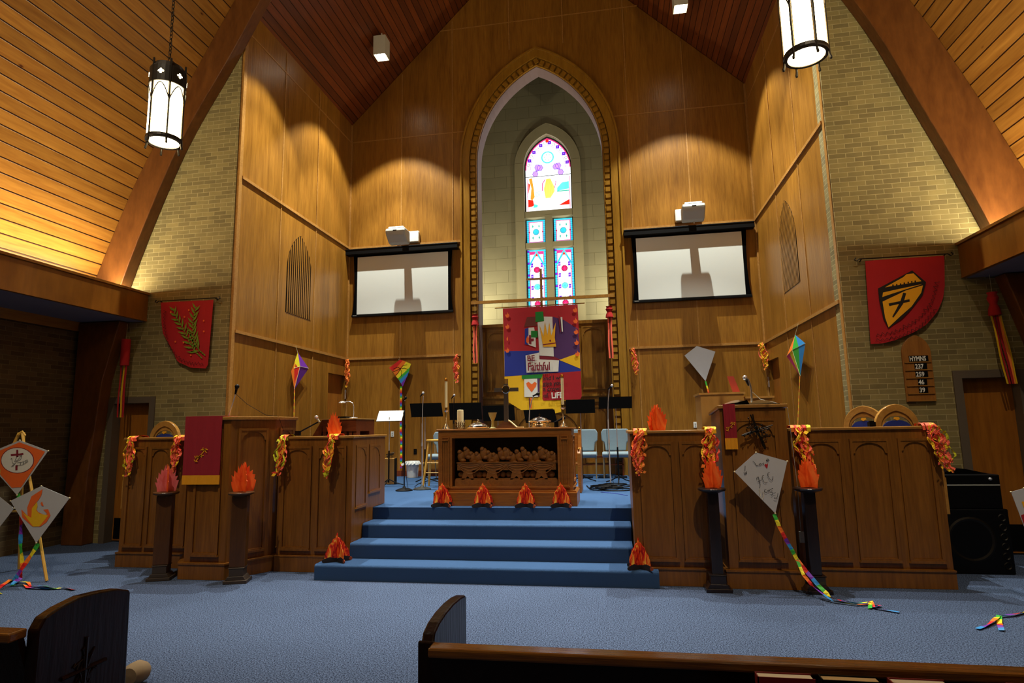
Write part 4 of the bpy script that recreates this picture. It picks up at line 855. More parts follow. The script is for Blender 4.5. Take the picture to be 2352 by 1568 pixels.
m=MB(); m.tube([(-2.075,8.03,ZT+.255),(-2.075,8.03,ZT+.30)],.002,5); m.tube([(-2.095+.02*cos(k*pi/5)+.02,8.03,ZT+.275+.012*sin(k*pi/5)) for k in range(6)],.002,4); m.build('wick',M_BLACK,t)
t=thing('bread_tray','low silver tray with a domed lid left of the chalice','tray',(-1.83,8.03,ZT))
m=MB(); m.lathe([(.10,0),(.15,.008),(.155,.02),(.15,.024),(.0,.026)],-1.83,8.03,ZT,28); m.build('plate',M_SILVER,t,smooth=True)
m=MB(); m.lathe([(.14,.026),(.14,.034),(.115,.05),(.11,.06),(.05,.085),(.0,.095)],-1.83,8.03,ZT,28); m.build('lid',M_SILVER,t,smooth=True)
m=MB(); m.lathe([(.010,.094),(.005,.105),(.012,.118),(.0,.135)],-1.83,8.03,ZT,10); m.build('finial',M_SILVER,t,smooth=True)
m=MB(); m.lathe([(.045,0),(.045,.008),(.022,.02),(.017,.05),(.016,.095),(.022,.11),(.046,.165),(.060,.215),(.057,.215),(.04,.165),(.0,.12)],-1.625,8.03,ZT,20)
solo('chalice',m,plain('olive_glaze','A8A468',.35),'olive glazed pottery chalice beside the table cross','chalice',smooth=True)
t=thing('table_cross','grey metal standing cross with a round silver emblem on the table','cross',(-1.44,8.05,ZT))
m=MB()
for k,(h,w) in enumerate(((0,.13),(.022,.105),(.044,.08),(.066,.06))): m.box(-1.44-w,-1.44+w,8.05-w*.6,8.05+w*.6,ZT+h,ZT+h+.022)
m.build('stepped_base',plain('bronze_brown','7A5640',.4,metal=.6),t)
m=MB(); m.box(-1.468,-1.412,8.03,8.07,ZT+.088,ZT+.60); m.box(-1.60,-1.268,8.031,8.069,ZT+.495,ZT+.545); m.build('upright',M_PEWTER,t)
m=MB(); m.lathe([(0,0),(.058,0),(.058,.008),(.05,.012),(0,.012)],0,0,0,20); m.v=[(-1.435+x,8.03-z,ZT+.525+y) for x,y,z in m.v]; m.text('ihs',Fr(0,8.018),-1.475,ZT+.505,.055,0,0); m.build('emblem',M_SILVER,t)
# cream cloth draped at the cross foot
m=MB()
for s in (1,):
    P=[(-1.44+s*.035,8.045,ZT+.10),(-1.44+s*.07,8.035,ZT+.075),(-1.44+s*.115,8.03,ZT+.035),(-1.44+s*.145,8.03,ZT+.008),(-1.44+s*.17,8.03,ZT+.006),(-1.44+s*.235,8.03,ZT+.005)]
    if s<0: P=P[:-1]
    for a,b in zip(P,P[1:]): m.prism([(a[0],a[2]),(b[0],b[2]),(b[0],b[2]+.014),(a[0],a[2]+.014)],-.0,-.08,0,Fr(0,7.985))
solo('purificator_cloth',m,M_CREAM,'cream cloth draped behind the base of the table cross','cloth')
t=thing('communion_tray_stack','stacked silver communion trays under a tall crossed lid','tray',(-.985,8.03,ZT))
m=MB(); m.lathe([(.15,0),(.155,.006),(.13,.014),(.125,.03),(.13,.036),(.125,.042),(.122,.07),(.13,.078),(.0,.08)],-.985,8.03,ZT,28); m.build('tray',M_SILVER,t,smooth=True)
m=MB(); m.lathe([(.155,.080),(.158,.088),(.11,.105),(.10,.118),(.04,.140),(.0,.145)],-.985,8.03,ZT,28); m.build('lid',M_SILVER,t,smooth=True)
m=MB(); m.box(-.989,-.981,8.026,8.034,ZT+.142,ZT+.195); m.box(-1.003,-.967,8.027,8.033,ZT+.168,ZT+.178); m.lathe([(.012,.14),(.006,.15)],-.985,8.03,ZT,10); m.build('cross_finial',M_SILVER,t)
# clergy chairs with gothic backs
def clergy(label,x,y,rz):
    t=thing('clergy_chair',label,'chair',(0,0,0),0)
    hw=.235
    A1=arch(hw,.92,.26,8); A2=arch(hw-.06,.90,.20,8)
    m=MB(); m.ring([(-hw,.45)]+A1+[(hw,.45)],[(-hw+.06,.45)]+A2+[(hw-.06,.45)],-.03,.03); m.ring([(-.2,.46)]+A2+[(.2,.46)],[(-.16,.46)]+arch(.165,.88,.16,8)+[(.16,.46)],-.012,.012)
    m.build('back_frame',M_GOLDWOOD,t,bevel=.006)
    m=MB(); m.prism([(-.16,.47)]+arch(.16,.86,.13,8)+[(.16,.47)],-.03,.015); m.build('back_pad',M_BLUEV,t)
    m=MB(); m.prism([(-.02,1.03),(.02,1.03),(.03,1.01),(.0,.99),(-.03,1.01)],-.035,-.01); m.build('crest',M_GOLDT,t)
    m=MB(); m.box(-.225,.225,-.46,-.01,.38,.44); m.build('seat_frame',M_GOLDWOOD,t); MB().box(-.20,.20,-.45,-.04,.44,.50).build('seat_pad',M_BLUEV,t,bevel=.02)
    for a in (-.21,.21):
        for b in (-.435,-.005):
            m=MB(); m.box(a-.025,a+.025,b-.025,b+.025,.002,.38 if b<-.1 else .45); m.build('leg',M_GOLDWOOD,t)
        m=MB(); m.box(a-.02,a+.02,-.45,0,.62,.65); m.box(a-.02,a+.02,-.44,-.40,.44,.62); m.build('armrest',M_GOLDWOOD,t)
    t.location=(x,y,ZP); t.rotation_euler=(0,0,rz); t['label']=label; return t
cc=clergy('wooden clergy chair with blue pointed back behind the far left choir rail',-6.40,7.8,0)
dup(cc,(3.06,8.13,ZP),radians(-38),'turned clergy chair with blue pointed back, left of the pair at right')
dup(cc,(3.22,7.66,ZP),0,'clergy chair with blue pointed back, right of the pair under the hymn board')
# ---------------------------------------------------------------- pendant lanterns
def lantern(label, loc, chain):
    t=thing('pendant_lantern',label,'lamp',(0,0,0)); r=.165; nseg=6
    for k in range(nseg):
        a0=2*pi*k/nseg+.09+.3; a1=2*pi*(k+1)/nseg-.09+.3
        m=MB(); m.lathe([(r-.012,.02),(r,.02),(r,.60),(r-.012,.60)],0,0,0,4,0,a0,a1); m.build('glass_panel',M_LGLASS,t)
    m=MB(); m.lathe([(.0,-.004),(r-.02,-.004),(r-.02,.0),(0,.0)],0,0,0,24); m.build('bottom_diffuser',M_LGLASS,t)
    m=MB(); m.lathe([(r-.02,-.012),(r+.008,-.012),(r+.012,.0),(r+.008,.03),(r-.005,.03),(r-.02,-.012)],0,0,0,30,cap=False)
    m.lathe([(r+.002,.60),(r+.012,.60),(r+.012,.78),(r-.02,.84),(.03,.86),(.0,.86)],0,0,0,30)
    for k in range(nseg):
        a=2*pi*k/nseg+.3; x,y=(r+.006)*cos(a),(r+.006)*sin(a); m.tube([(x*1.05,y*1.05,-.07),(x,y,-.04),(x,y,.86)],[.012,.010,.010],6); m.ball((x*1.05,y*1.05,-.075),.012,4)
        P=[]
        for i in range(13):
            f=i/12; aa=a+2*pi/nseg*f; zz=.40+.18*(1-abs(2*f-1)**1.8); P.append(((r+.010)*cos(aa),(r+.010)*sin(aa),zz))
        m.tube(P,.006,5)
        am=a+pi/nseg
        for du,dz in ((0,.022),(0,-.022),(.022,0),(-.022,0)): pass
    m.build('frame',M_IRON,t)
    for k in range(nseg):
        m=MB(); am=2*pi*(k+.5)/nseg+.3
        for du,dz in ((0,.018),(0,-.018),(.018,0),(-.018,0),(0,0)):
            aa=am+du/r; q=[((r+.0135)*cos(aa+.07*cos(j*pi/3)),(r+.0135)*sin(aa+.07*cos(j*pi/3)),.70+dz+.011*sin(j*pi/3)) for j in range(6)]; m.face(q)
        m.build('quatrefoil',M_LGLASS,t)
    m=MB(); z=.86; k=0
    m.tube([(0,0,.85),(0,0,.90)],.02,8)
    while z<chain:
        h=.055; P=[]
        for i in range(8):
            a=2*pi*i/8; o=.014*cos(a); zz=z+h/2+.5*h*sin(a)*1.15; P.append((o,0,zz) if k%2 else (0,o,zz))
        m.tube(P,.0045,4,close=True); z+=h*.82; k+=1
    m.build('chain',M_IRON,t)
    t.location=loc; t['label']=label; return t
la=lantern('lit pendant lantern hanging whole in front of the left timber beam',(-4.56,5.27,4.70),5.85)
lb=dup(la,(1.72,5.01,4.70),.4,'lit pendant lantern at upper right, cut by the top edge')
for x,y,l in ((-4.56,.4,'left lantern of the second pair'),(1.72,.2,'right lantern of the second pair'),(-4.56,-4.2,'left lantern of the rear pair'),(1.72,-4.4,'right lantern of the rear pair')):
    dup(la,(x,y,4.70),.2,'lit pendant lantern behind the viewer, '+l,group='pendant lanterns over the pews')
# ---------------------------------------------------------------- chancel ceiling spots
def spotbox(label,x,y,z):
    t=thing('box_spotlight',label,'lamp',(x,y,z)); h=.42; w=.132
    m=MB(); 
    for a,b,c,d in ((-w,w,-w,-w+.008),(-w,w,w-.008,w),(-w,-w+.008,-w+.008,w-.008),(w-.008,w,-w+.008,w-.008)): m.box(x+a,x+b,y+c,y+d,z,z+h)
    m.box(x-w,x+w,y-w,y+w,z+h,z+h+.01); m.build('housing',M_WHITE2,t)
    m=MB(); m.lathe([(0,.03),(.098,.03),(.098,.045),(0,.045)],x,y,z,20); m.build('lamp',M_BULB,t)
    m=MB(); m.ball((x,y,z+h+.05),.045,6); m.tube([(x,y,z+h+.05),(x,y,13.24-abs(x-XC))],.014,8); m.build('mount',M_WHITE2,t)
    m=MB(); m.tube([(x-.02,y-w,z-.05),(x-.02,y-w,z+.0)],.004,5); m.build('set_screw',M_CHROME,t)
    return t
M_WHITE2=plain('cream_enamel','C9C6B4',.5,var=.01)
lbls=('square white spotlight box, lit, on the left slope of the chancel ceiling','square white spotlight box at the top edge, right of the arch peak','square white spotlight box near the left timber beam, out of view','square white spotlight box near the right timber beam, out of view')
for (x,y,z),l in zip(SPOTS,lbls): spotbox(l,x,y,z)
# ---------------------------------------------------------------- grilles, screens, projectors
def grille(label,x,s,y0,y1,z0,zs,zt,n):
    yc=(y0+y1)/2; hw=(y1-y0)/2; A=arch(hw,zs,zt-zs,10,yc); t=thing('organ_grille',label,'grille',(x,yc,z0))
    xa,xb=(x,x+.004) if s>0 else (x-.004,x)
    MB().prism([(y0,z0)]+A+[(y1,z0)],xa,xb,0,mode='yz').build('dark_slot_backing',M_BLACKF,t)  # black plate on the solid wall, painting the shade between slats
    m=MB()
    def top(y):
        for a,b in zip(A,A[1:]):
            if a[0]<=y<=b[0]: return a[1]+(b[1]-a[1])*(y-a[0])/max(1e-6,b[0]-a[0])
        return zs
    sw=(y1-y0)/n
    for i in range(n):
        ya=y0+sw*(i+.40); yb=y0+sw*(i+.92); m.prism([(ya,z0),(yb,z0),(yb,top(yb)-.005),(ya,top(ya)-.005)],min(x+s*.004,x+s*.007),max(x+s*.004,x+s*.007),0,mode='yz')
    m.build('slats',M_PANEL,t); return t
grille('pointed organ grille of vertical slats in the left chancel wall',XL,1,9.97,10.90,3.83,4.65,5.42,13)
grille('pointed organ grille of vertical slats in the right chancel wall',XR,-1,10.08,11.06,3.90,4.65,5.45,15)
def screen(label,dx):
    t=thing('projection_screen',label,'screen',(0,0,0))
    m=MB(); m.box(-1.31,1.31,-.20,-.03,5.60,5.72); m.box(-1.31,1.31,-.21,-.20,5.70,5.725); m.box(-1.25,-1.2,-.03,-.001,5.62,5.70); m.box(1.2,1.25,-.03,-.001,5.62,5.70); m.build('case',M_BLACK,t,bevel=.01)
    T=Fr(0,-.08)
    m=MB(); A=[(-1.16,5.60),(-1.14,5.2),(-1.13,4.8),(-1.15,4.4),(-1.18,4.215)]; pts=A+[(-x,z) for x,z in reversed(A)]; m.prism(pts,-.001,.001,0,T); m.build('masking',M_BLACKF,t)
    m=MB(); m.box(-1.065,1.065,-.0825,-.0815,4.235,5.56); m.build('fabric',M_SCREEN,t)
    m=MB(); m.box(-1.185,1.185,-.098,-.062,4.175,4.225); m.build('bottom_bar',M_BLACK,t,bevel=.006); MB().box(-1.15,-1.06,-.0995,-.098,4.20,4.212).build('maker_tag',M_GREYP,t)
    t.location=(dx,YB,0); t['label']=label; return t
s1=screen('pull-down projection screen left of the great arch',-4.56)
dup(s1,(1.67,YB,0),None,'pull-down projection screen right of the great arch')
def projector(label,px,bx,pz):
    t=thing('projector',label,'projector',(0,0,0))
    m=MB(); m.box(-.265,.265,-.10,-.001,-.13,.14); m.build('wall_cover',M_WHITE,t,bevel=.025)
    m=MB(); m.box(bx-.05,bx+.09,-.46,-.10,-.12,-.02); m.build('arm',M_WHITE,t,bevel=.01)
    m=MB(); m.prism([(-.45,-.30),(-.60,-.29),(-.78,-.15),(-.81,-.07),(-.77,.0),(-.46,.0),(-.44,-.08)],bx-.22,bx+.22,0,mode='yz'); m.build('body',M_GREYP,t,bevel=.03)
    m=MB(); m.prism([(-.47,.0),(-.77,.0),(-.73,.045),(-.50,.045)],bx-.17,bx+.17,0,mode='yz'); m.build('lid',M_WHITE,t,bevel=.015)
    MB().box(bx-.04,bx+.04,-.816,-.805,-.075,-.06).build('name_strip',M_IRON,t)
    m=MB(); m.tube([(bx+.02,-.52,-.29),(bx+.02,-.52,-.335)],.012,6); m.build('adjuster',M_CHROME,t)
    t.location=(px,YB,pz); t['label']=label; return t
projector('white projector on a wall arm over the left screen',-4.435,-.035,5.95)
projector('white projector on a wall arm over the right screen',1.705,.025,5.99)
# ---------------------------------------------------------------- banners
def artwork(m, art, y, keys, step=.0012, T=None, lw=.004, skip=()):
    T=T or Fr(0,y); n=0.004
    for k,pts in art:
        n+=step*.5
        if k in skip: continue
        if k=='LINE': m.line2d(pts,lw,n+.002,keys['black'],T)
        elif k!='STEM': m.face([T(a,n,b) for a,b in pts],keys[k])
    return n
CK=list(CL); CI={k:i for i,k in enumerate(CK)}; CM=[CL[k] for k in CK]
def cloth_sheet(m, pts, y, k, folds=.010, nx=26, freq=9.0, th=.004):
    """thick cloth with soft vertical folds cut to a polygon outline"""
    xs=[p[0] for p in pts]; x0,x1=min(xs),max(xs)
    def span(x):
        z=[]
        for (a,b),(c,d) in zip(pts,pts[1:]+pts[:1]):
            if (a-x)*(c-x)<0: z.append(b+(d-b)*(x-a)/(c-a))
        return (min(z),max(z)) if len(z)>1 else None
    prev=None
    for i in range(nx+1):
        x=x0+.001+(x1-x0-.002)*i/nx; s=span(x); w=folds*sin(freq*(x-x0)*2)
        if s and prev:
            (xa,(za,zb),wa)=prev
            m.face([(xa,y+wa,za),(x,y+w,s[0]),(x,y+w,s[1]),(xa,y+wa,zb)],k); m.face([(xa,y+th+wa,za),(xa,y+th+wa,zb),(x,y+th+w,s[1]),(x,y+th+w,s[0])],k)
        prev=(x,s,w) if s else None
t=thing('feast_banner','tall red blue and yellow felt banner reading Be Faithful in the arch','banner',(-1.45,12.40,2.0))
m=MB(); m.prism(BANNER[0][1],.0,.004,CI['yellow'],Fr(0,12.40)); artwork(m,BANNER[1:],12.40,CI); m.build('felt_field',CM,t)
m=MB(); T=Fr(0,12.40); m.text('BE',T,-1.75,3.025,.165,.034,0,sx=.95,bold=.004,rot=.02); m.text('Faithful',T,-1.745,2.825,.235,.034,0,sx=.70,bold=.005,rot=.0); m.build('lettering',CL['maroon'],t)
m=MB()
for z,s in ((2.61,'and I will'),(2.50,'give you'),(2.385,'a crown'),(2.255,'of')): m.text(s,T,-1.425,z,.125,.034,0,sx=.95,bold=.002,rot=.02)
m.build('lettering',CL['black'],t); m=MB(); m.text('LiFE',T,-1.26,2.235,.17,.034,0,sx=.85,bold=.004,rot=.02); m.build('lettering',CL['white'],t)
m=MB(); m.tube([(-2.43,12.41,4.195),(-.51,12.41,4.205)],.012,8); m.build('rod',M_BRASS,t)
m=MB(); m.tube([(-2.27,12.41,4.2),(-2.27,12.45,4.33)],.003,5); m.tube([(-.68,12.41,4.2),(-.68,12.45,4.34)],.003,5); m.build('cord',M_BLACK,t)
m=MB(); m.box(-2.96,.10,12.43,12.47,4.31,4.375); solo('banner_beam',m,M_GOLDWOOD,'long light wooden batten spanning the foot of the great arch','beam')
m=MB(); m.box(-1.455,-1.405,12.50,12.53,3.0,5.03); m.box(-1.75,-1.15,12.495,12.535,4.79,4.83); solo('hanging_cross',m,plain('cross_brown','8A5A2A',.5),'slim plain wooden cross standing before the stained glass window','cross')
t=thing('palm_banner','red wall banner with two green palm branches','banner',(-6.6,8.33,2.65))
m=MB(); cloth_sheet(m,BANL[0][1],8.335,CI['red'],.004); artwork(m,BANL[3:],8.322,CI); m.build('cloth',CM,t)
m=MB(); T=Fr(0,8.322); random.seed(5)
for _,st in BANL[1:3]:
    P=resample(smoothp(st),22); m.line2d(P,.016,.006,0,T)
    for i in range(3,22):
        (a,b),(c,d)=P[i-1],P[i]; an=atan2(d-b,c-a); L=.19*(1-.35*(i/22)); 
        for s in (-1,1):
            if (i+(s>0))%2: continue
            aa=an+s*(.62+random.uniform(-.12,.12)); ex,ez=c+L*cos(aa),d+L*sin(aa); px,pz=-sin(aa)*.017,cos(aa)*.017
            m.face([T(c,.007,d),T(c+(ex-c)*.45+px,.007,d+(ez-d)*.45+pz),T(ex,.007,ez),T(c+(ex-c)*.45-px,.007,d+(ez-d)*.45-pz)],0)
m.build('palm_branches',plain('palm_green','6E8A1E',.85,var=.2),t)
def squiggle(m,P,T,h,n=.006,w=.006,k=0):
    R_=resample(P,int(len(P)*8)); q=[]
    for i,(a,b) in enumerate(R_):
        j=min(i,len(R_)-2); ang=atan2(R_[j+1][1]-R_[j][1],R_[j+1][0]-R_[j][0]); o=(h if i%2 else 0)*random.uniform(.5,1)
        q.append((a-sin(ang)*o,b+cos(ang)*o))
    m.line2d(q,w,n,k,T)
M_INK=plain('hem_ink','4A0810',.9)
m=MB(); squiggle(m,[(-7.0,3.6),(-6.98,3.3),(-6.86,2.98),(-6.66,2.78),(-6.42,2.70),(-6.24,2.70)],T,.05); m.build('hem_writing',M_INK,t)
def rod(t,x0,x1,z,y):
    m=MB(); m.tube([(x0-.09,y,z+.02),(x0-.11,y,z-.01),(x0-.08,y,z-.025),(x0-.05,y,z),(x1+.05,y,z),(x1+.08,y,z-.025),(x1+.11,y,z-.01),(x1+.09,y,z+.02)],.008,6)
    for x in (x0-.02,x1+.02): m.tube([(x,y,z),(x,8.398,z-.02)],.008,6)
    m.build('rod',M_IRON,t)
rod(t,-7.06,-6.13,3.755,8.33)
t=thing('shield_banner','large red wall banner with a yellow and black shield','banner',(3.8,8.33,2.63))
m=MB(); cloth_sheet(m,BANR[0][1],8.335,CI['red'],.005); artwork(m,BANR[1:],8.322,CI); m.build('cloth',CM,t)
m=MB(); T=Fr(0,8.322); squiggle(m,[(3.37,2.72),(3.62,2.76),(3.86,2.88),(4.06,3.08),(4.19,3.40)],T,.055); squiggle(m,[(3.36,2.66),(3.64,2.69),(3.92,2.82),(4.12,3.04)],T,.04); m.build('hem_writing',M_INK,t)
rod(t,3.32,4.28,3.765,8.33)
# ---------------------------------------------------------------- hymn board
t=thing('hymn_board','pointed wooden hymn board listing four hymn numbers on the brick wall','board',(3.82,8.38,1.88))
HB=arch(.17,2.50,.235,8,3.845); m=MB(); m.prism([(3.675,1.88)]+HB+[(4.015,1.88)],.0,-.03,0,Fr(0,8.368)); m.build('board',wood('hymn_board_wood','7A4C1E','A06A30',(8,8,1),rough=.4),t,bevel=.004)
m=MB()
for z in (2.375,2.275,2.175,2.075,1.975,1.885): m.box(3.69,4.0,8.352,8.368,z,z+.012)
m.build('ledge',M_RAILTOP,t)
for s,zz in (('HYMNS',2.387),('237',2.287),('259',2.187),('46',2.087),('39',1.987)):
    w=.040*len(s); 
    c=3.86 if s=='HYMNS' else 3.875
    MB().box(c-w/2-.012,c+w/2+.012,8.361,8.366,zz,zz+.078).build('number_card' if s!='HYMNS' else 'title_card',M_BLACK,t)
    m=MB(); m.text(s,Fr(0,8.3605),c-w/2-.008,zz+.012,.082,0,0,sx=.70 if s=='HYMNS' else .80,bold=.002); m.build('lettering',M_WHITE,t)
# ---------------------------------------------------------------- tissue garlands
def garland(label, top, bot, wid, seed, rail_y=None, group='tissue flame garlands', pal=(0,1,2,3,1,0,2)):
    """many twisted tissue ribbons hanging from top to bottom"""
    random.seed(seed); m=MB(); n=16; T0=Vector(top); B0=Vector(bot); L=(T0-B0).length
    for k in range(n):
        ox,oy=max(-wid*.4,min(wid*.4,random.gauss(0,wid*.24))),random.uniform(-.02,.02); ph=random.uniform(0,6.28); f=random.uniform(5,9); amp=random.uniform(.010,.034)
        ln_=random.uniform(.72,1.0) if k>2 else random.uniform(.94,1.03); c=random.choice(pal); pts=[];wd=[]; N_=24
        for i in range(N_+1):
            t=i/N_*ln_; p=T0.lerp(B0,t)
            bow=sin(pi*min(1,t*1.1))*ox*1.2
            pts.append((p.x+bow+amp*sin(ph+f*t*L*4), p.y-.02+oy*.8+amp*.6*cos(ph*1.3+f*t*L*4)-abs(amp), p.z+.008*sin(ph+20*t)))
            a=ph+t*f*2.2; wd.append(Vector((cos(a),sin(a)*.6,.35*sin(a*1.3))).normalized())
        m.strip(pts,wd,[random.uniform(.016,.032) for _ in pts],c)
    # crumpled tufts
    for k in range(26):
        t=random.random(); p=T0.lerp(B0,t); r=random.uniform(.012,.03); c=random.choice(pal)
        q=(p.x+max(-wid*.42,min(wid*.42,random.gauss(0,wid*.22))),p.y-.03-random.random()*.03,p.z); a=random.uniform(0,3)
        d1=Vector((cos(a),random.uniform(-.5,.5),sin(a)))*r; d2=Vector((-sin(a),random.uniform(-.6,.6),cos(a)))*r*.8
        Q=Vector(q); m.face([tuple(Q-d1),tuple(Q-d2*.8),tuple(Q+d1)],c); m.face([tuple(Q-d1),tuple(Q+d1),tuple(Q+d2)],c)
    if rail_y:   # looped over the cap of the rail
        for k in range(9):
            x=T0.x+random.gauss(0,wid*.28); c=random.choice(pal); z=T0.z
            P=[(x+.02*random.random(),T0.y-.01,z-.05),(x,T0.y-.015,z-.005),(x+.015*random.random(),T0.y+.02,z+.018),(x,(T0.y+rail_y)/2,z+.022),(x,rail_y-.01,z+.015),(x,rail_y+.012,z-.03)]
            m.strip(P,(1,0,.1),random.uniform(.02,.04),c)
    return solo('tissue_garland',m,TIS,label,'garland',group)
G=garland
G('tissue flame garland at the left end of the far left choir rail',(-6.17,6.94,1.615),(-6.15,6.93,1.13),.15,1,7.14,pal=(0,2,2,1,4,2,0))
G('tissue flame garland on the far left choir rail beside the pulpit',(-5.49,6.94,1.615),(-5.50,6.93,1.17),.12,2,7.14,pal=(1,2,2,1,0,2))
G('tissue flame garland on the left rail right beside the pulpit',(-4.03,6.92,1.595),(-4.04,6.88,1.10),.13,3,7.09,pal=(0,1,2,3,1,4))
G('tissue flame garland on the left rail below its orange flame board',(-3.38,6.92,1.595),(-3.42,6.88,1.11),.13,4,7.09,pal=(0,1,2,3,0,4))
G('tissue flame garland on the right rail at the top of the stairs',(.27,6.67,1.595),(.23,6.64,1.13),.14,5,6.84,pal=(1,2,3,1,0,1))
G('tissue flame garland on the rail left of the lectern',(.985,6.67,1.60),(.95,6.62,1.14),.15,6,6.84,pal=(0,1,2,3,1,0))
G('tissue flame garland on the rail right of the lectern',(1.90,6.80,1.60),(1.98,6.74,1.12),.16,7,6.96,pal=(2,1,0,3,2,0))
G('tissue flame garland at the right end of the wide choir rail',(3.18,6.80,1.60),(3.27,6.76,1.14),.18,8,6.96,pal=(2,1,0,2,2,4))
G('tissue garland hanging in the left rear corner of the chancel',(-5.80,12.50,3.22),(-5.79,12.50,2.60),.11,9,pal=(1,2,1,0,1))
G('tissue garland hanging on the wall left of the great arch',(-3.30,12.50,3.23),(-3.29,12.50,2.62),.11,10,pal=(1,2,1,0,2))
G('tissue garland hanging on the wall right of the great arch',(.43,12.50,3.22),(.48,12.50,2.66),.11,11,pal=(1,2,1,0,2))
G('yellow and orange tissue garland in the right rear corner of the chancel',(2.93,12.48,3.22),(2.98,12.46,2.68),.13,12,pal=(0,1,0,2,0))
# ---------------------------------------------------------------- flame boards
FLP=[(-.36,0),(-.40,.18),(-.47,.42),(-.385,.37),(-.44,.62),(-.345,.54),(-.34,.79),(-.255,.66),(-.225,.92),(-.15,.76),(-.085,1.0),(-.03,.80),(.055,.98),(.10,.78),(.195,.90),(.21,.70),(.31,.80),(.31,.60),(.42,.66),(.38,.44),(.48,.44),(.42,.2),(.36,0)]
def flame_outline(w,h,n,seed,lean=.3):
    random.seed(seed); out=[]
    for i,(x,z) in enumerate(FLP):
        pk=1+(.10*(1-abs(x)*3) if n==7 else 0)
        out.append(((x+random.uniform(-.02,.02))*w, max(0,z*pk*(1+random.uniform(-.05,.05)) if 0<i<22 else 0)*h))
    return out
def flameboard(label,x,y,z,w,h,mat,seed,a=(.5,-.5),name='flame_cutout',n=7,m2=None):
    t=thing(name,label,'flame decoration',(x,y,z),0,'orange flame boards')
    O=flame_outline(w,h,n,seed)
    for i,an in enumerate(a):
        b=MB(); T=Fr(x,y,z,an); b.prism(O,-.002,.002,0,T) if i==0 else None
        if i==1:
            b.prism([(px,pz) for px,pz in O if px<=-.003]+[(-.003,h*.66),(-.003,0)] if False else O,-.002,.002,0,T)
        b.build('flame_panel',mat if i==0 or not m2 else m2,t)
    return t
flameboard('pinkish cardboard flame on the pedestal left of the pulpit cloth',-5.215,6.43,.985,.26,.28,M_PINKFLAME,21,(.75,-.75),m2=M_FLAME)
flameboard('red orange cardboard flame on the pedestal right of the pulpit cloth',-4.23,6.43,.985,.29,.30,M_FLAME,22,(.7,-.7))
flameboard('orange cardboard flame on the pedestal left of the white kite',.97,6.55,1.005,.25,.27,M_FLAME,23,(.35,-.95))
flameboard('orange cardboard flame on the pedestal right of the white kite',1.90,6.58,1.005,.26,.28,M_FLAME,24,(.35,-.95))
flameboard('flat orange flame board standing on the left stair rail',-3.41,7.0,1.592,.21,.27,M_FLAME,25,(0.05,.9),n=7)
flameboard('flat orange flame board standing on the right stair rail',.46,6.77,1.592,.23,.27,M_FLAME,26,(0.05,.9),n=7)
LOGM=[M_LOGFIRE,plain('printed_logs','140A0A',.7),plain('log_end','8A3A12',.7)]
def logfire(label,x,y,z,group,seed,w=.25,h=.30):
    t=thing('log_fire_cutout',label,'flame decoration',(x,y,z),0,group)
    random.seed(seed)
    for an in (.62,-.62,.0):
        b=MB(); T=Fr(x,y,z,an)
        if an==0: continue
        pts=[(-w*.52,.045),(-w*.5,.10),(-w*.40,.15),(-w*.36,.19),(-w*.25,.215),(-w*.2,.25),(-w*.10,.262),(-.008,h),(.006,.27),(w*.10,.262),(w*.16,.235),(w*.27,.21),(w*.33,.17),(w*.44,.14),(w*.5,.09),(w*.52,.045)]
        b.prism(pts,-.002,.002,0,T)
        b.prism([(-w*.56,.0),(w*.56,.0),(w*.54,.045),(w*.3,.06),(0,.035),(-w*.3,.06),(-w*.54,.045)],-.003,.003,1,T)
        for s in (-1,1): b.prism([(s*w*.56+.02*cos(k*pi/4),.022+.02*sin(k*pi/4)) for k in range(8)],-.004,.004,2 if s>0 else 1,T)
        b.build('printed_panel',LOGM,t)
    return t
GL='printed log fires along the communion table'
logfire('printed log fire cutout at the left corner of the communion table',-2.22,7.66,ZP+.001,GL,1)
logfire('printed log fire cutout second from left before the communion table',-1.68,7.64,ZP+.001,GL,2)
logfire('printed log fire cutout third from left before the communion table',-1.135,7.64,ZP+.001,GL,3)
logfire('printed log fire cutout at the right corner of the communion table',-.69,7.66,ZP+.001,GL,4)
logfire('printed log fire cutout on the left end of the lowest step','' or -3.19,6.70,.171,'log fires on the steps',5,.27,.32)
logfire('printed log fire cutout on the right end of the lowest step',.20,6.625,.171,'log fires on the steps',6,.25,.32)
# ---------------------------------------------------------------- pedestals
M_BASE=plain('pedestal_base_grey','3A3028',.5)
def pedestal(label,x,y,mat,rz,h=.98,cw=.055,bw=1.0):
    t=thing('flame_pedestal',label,'pedestal',(0,0,0),0,'pedestals before the choir rails')
    m=MB(); m.box(-.125,.125,-.11,.11,.002,.035); m.prism([(-.11,.035),(.11,.035),(.085,.075),(-.085,.075)],-.09,.09,0); m.box(-.075,.075,-.075,.075,.075,.155); m.box(-.085,.085,-.08,.08,.155,.165); m.build('base',mat if cw<.06 else M_BASE,t,bevel=.004)
    m=MB(); m.prism([(-cw,-.055),(cw,-.055),(cw,.055),(-cw,.055)],.165,h-.04,0,mode='xy'); m.build('column',mat,t,bevel=.008)
    m=MB(); m.lathe([(.06,h-.05),(.115,h-.03),(.135,h-.022),(.14,h-.008),(.135,h),(.0,h)],0,0,0,24); m.build('top_plate',mat,t)
    t.location=(x,y,0); t.rotation_euler=(0,0,rz); t['label']=label; return t
pedestal('brown pedestal with flame standing left of the pulpit',-5.215,6.43,M_PEDBROWN,.35,cw=.085)
pedestal('brown pedestal with flame standing before the right side of the pulpit',-4.23,6.40,M_PEDBROWN,.3,cw=.085)
pedestal('black pedestal with flame standing left of the lectern',.955,6.55,M_BLACKWOOD,0,1.0)
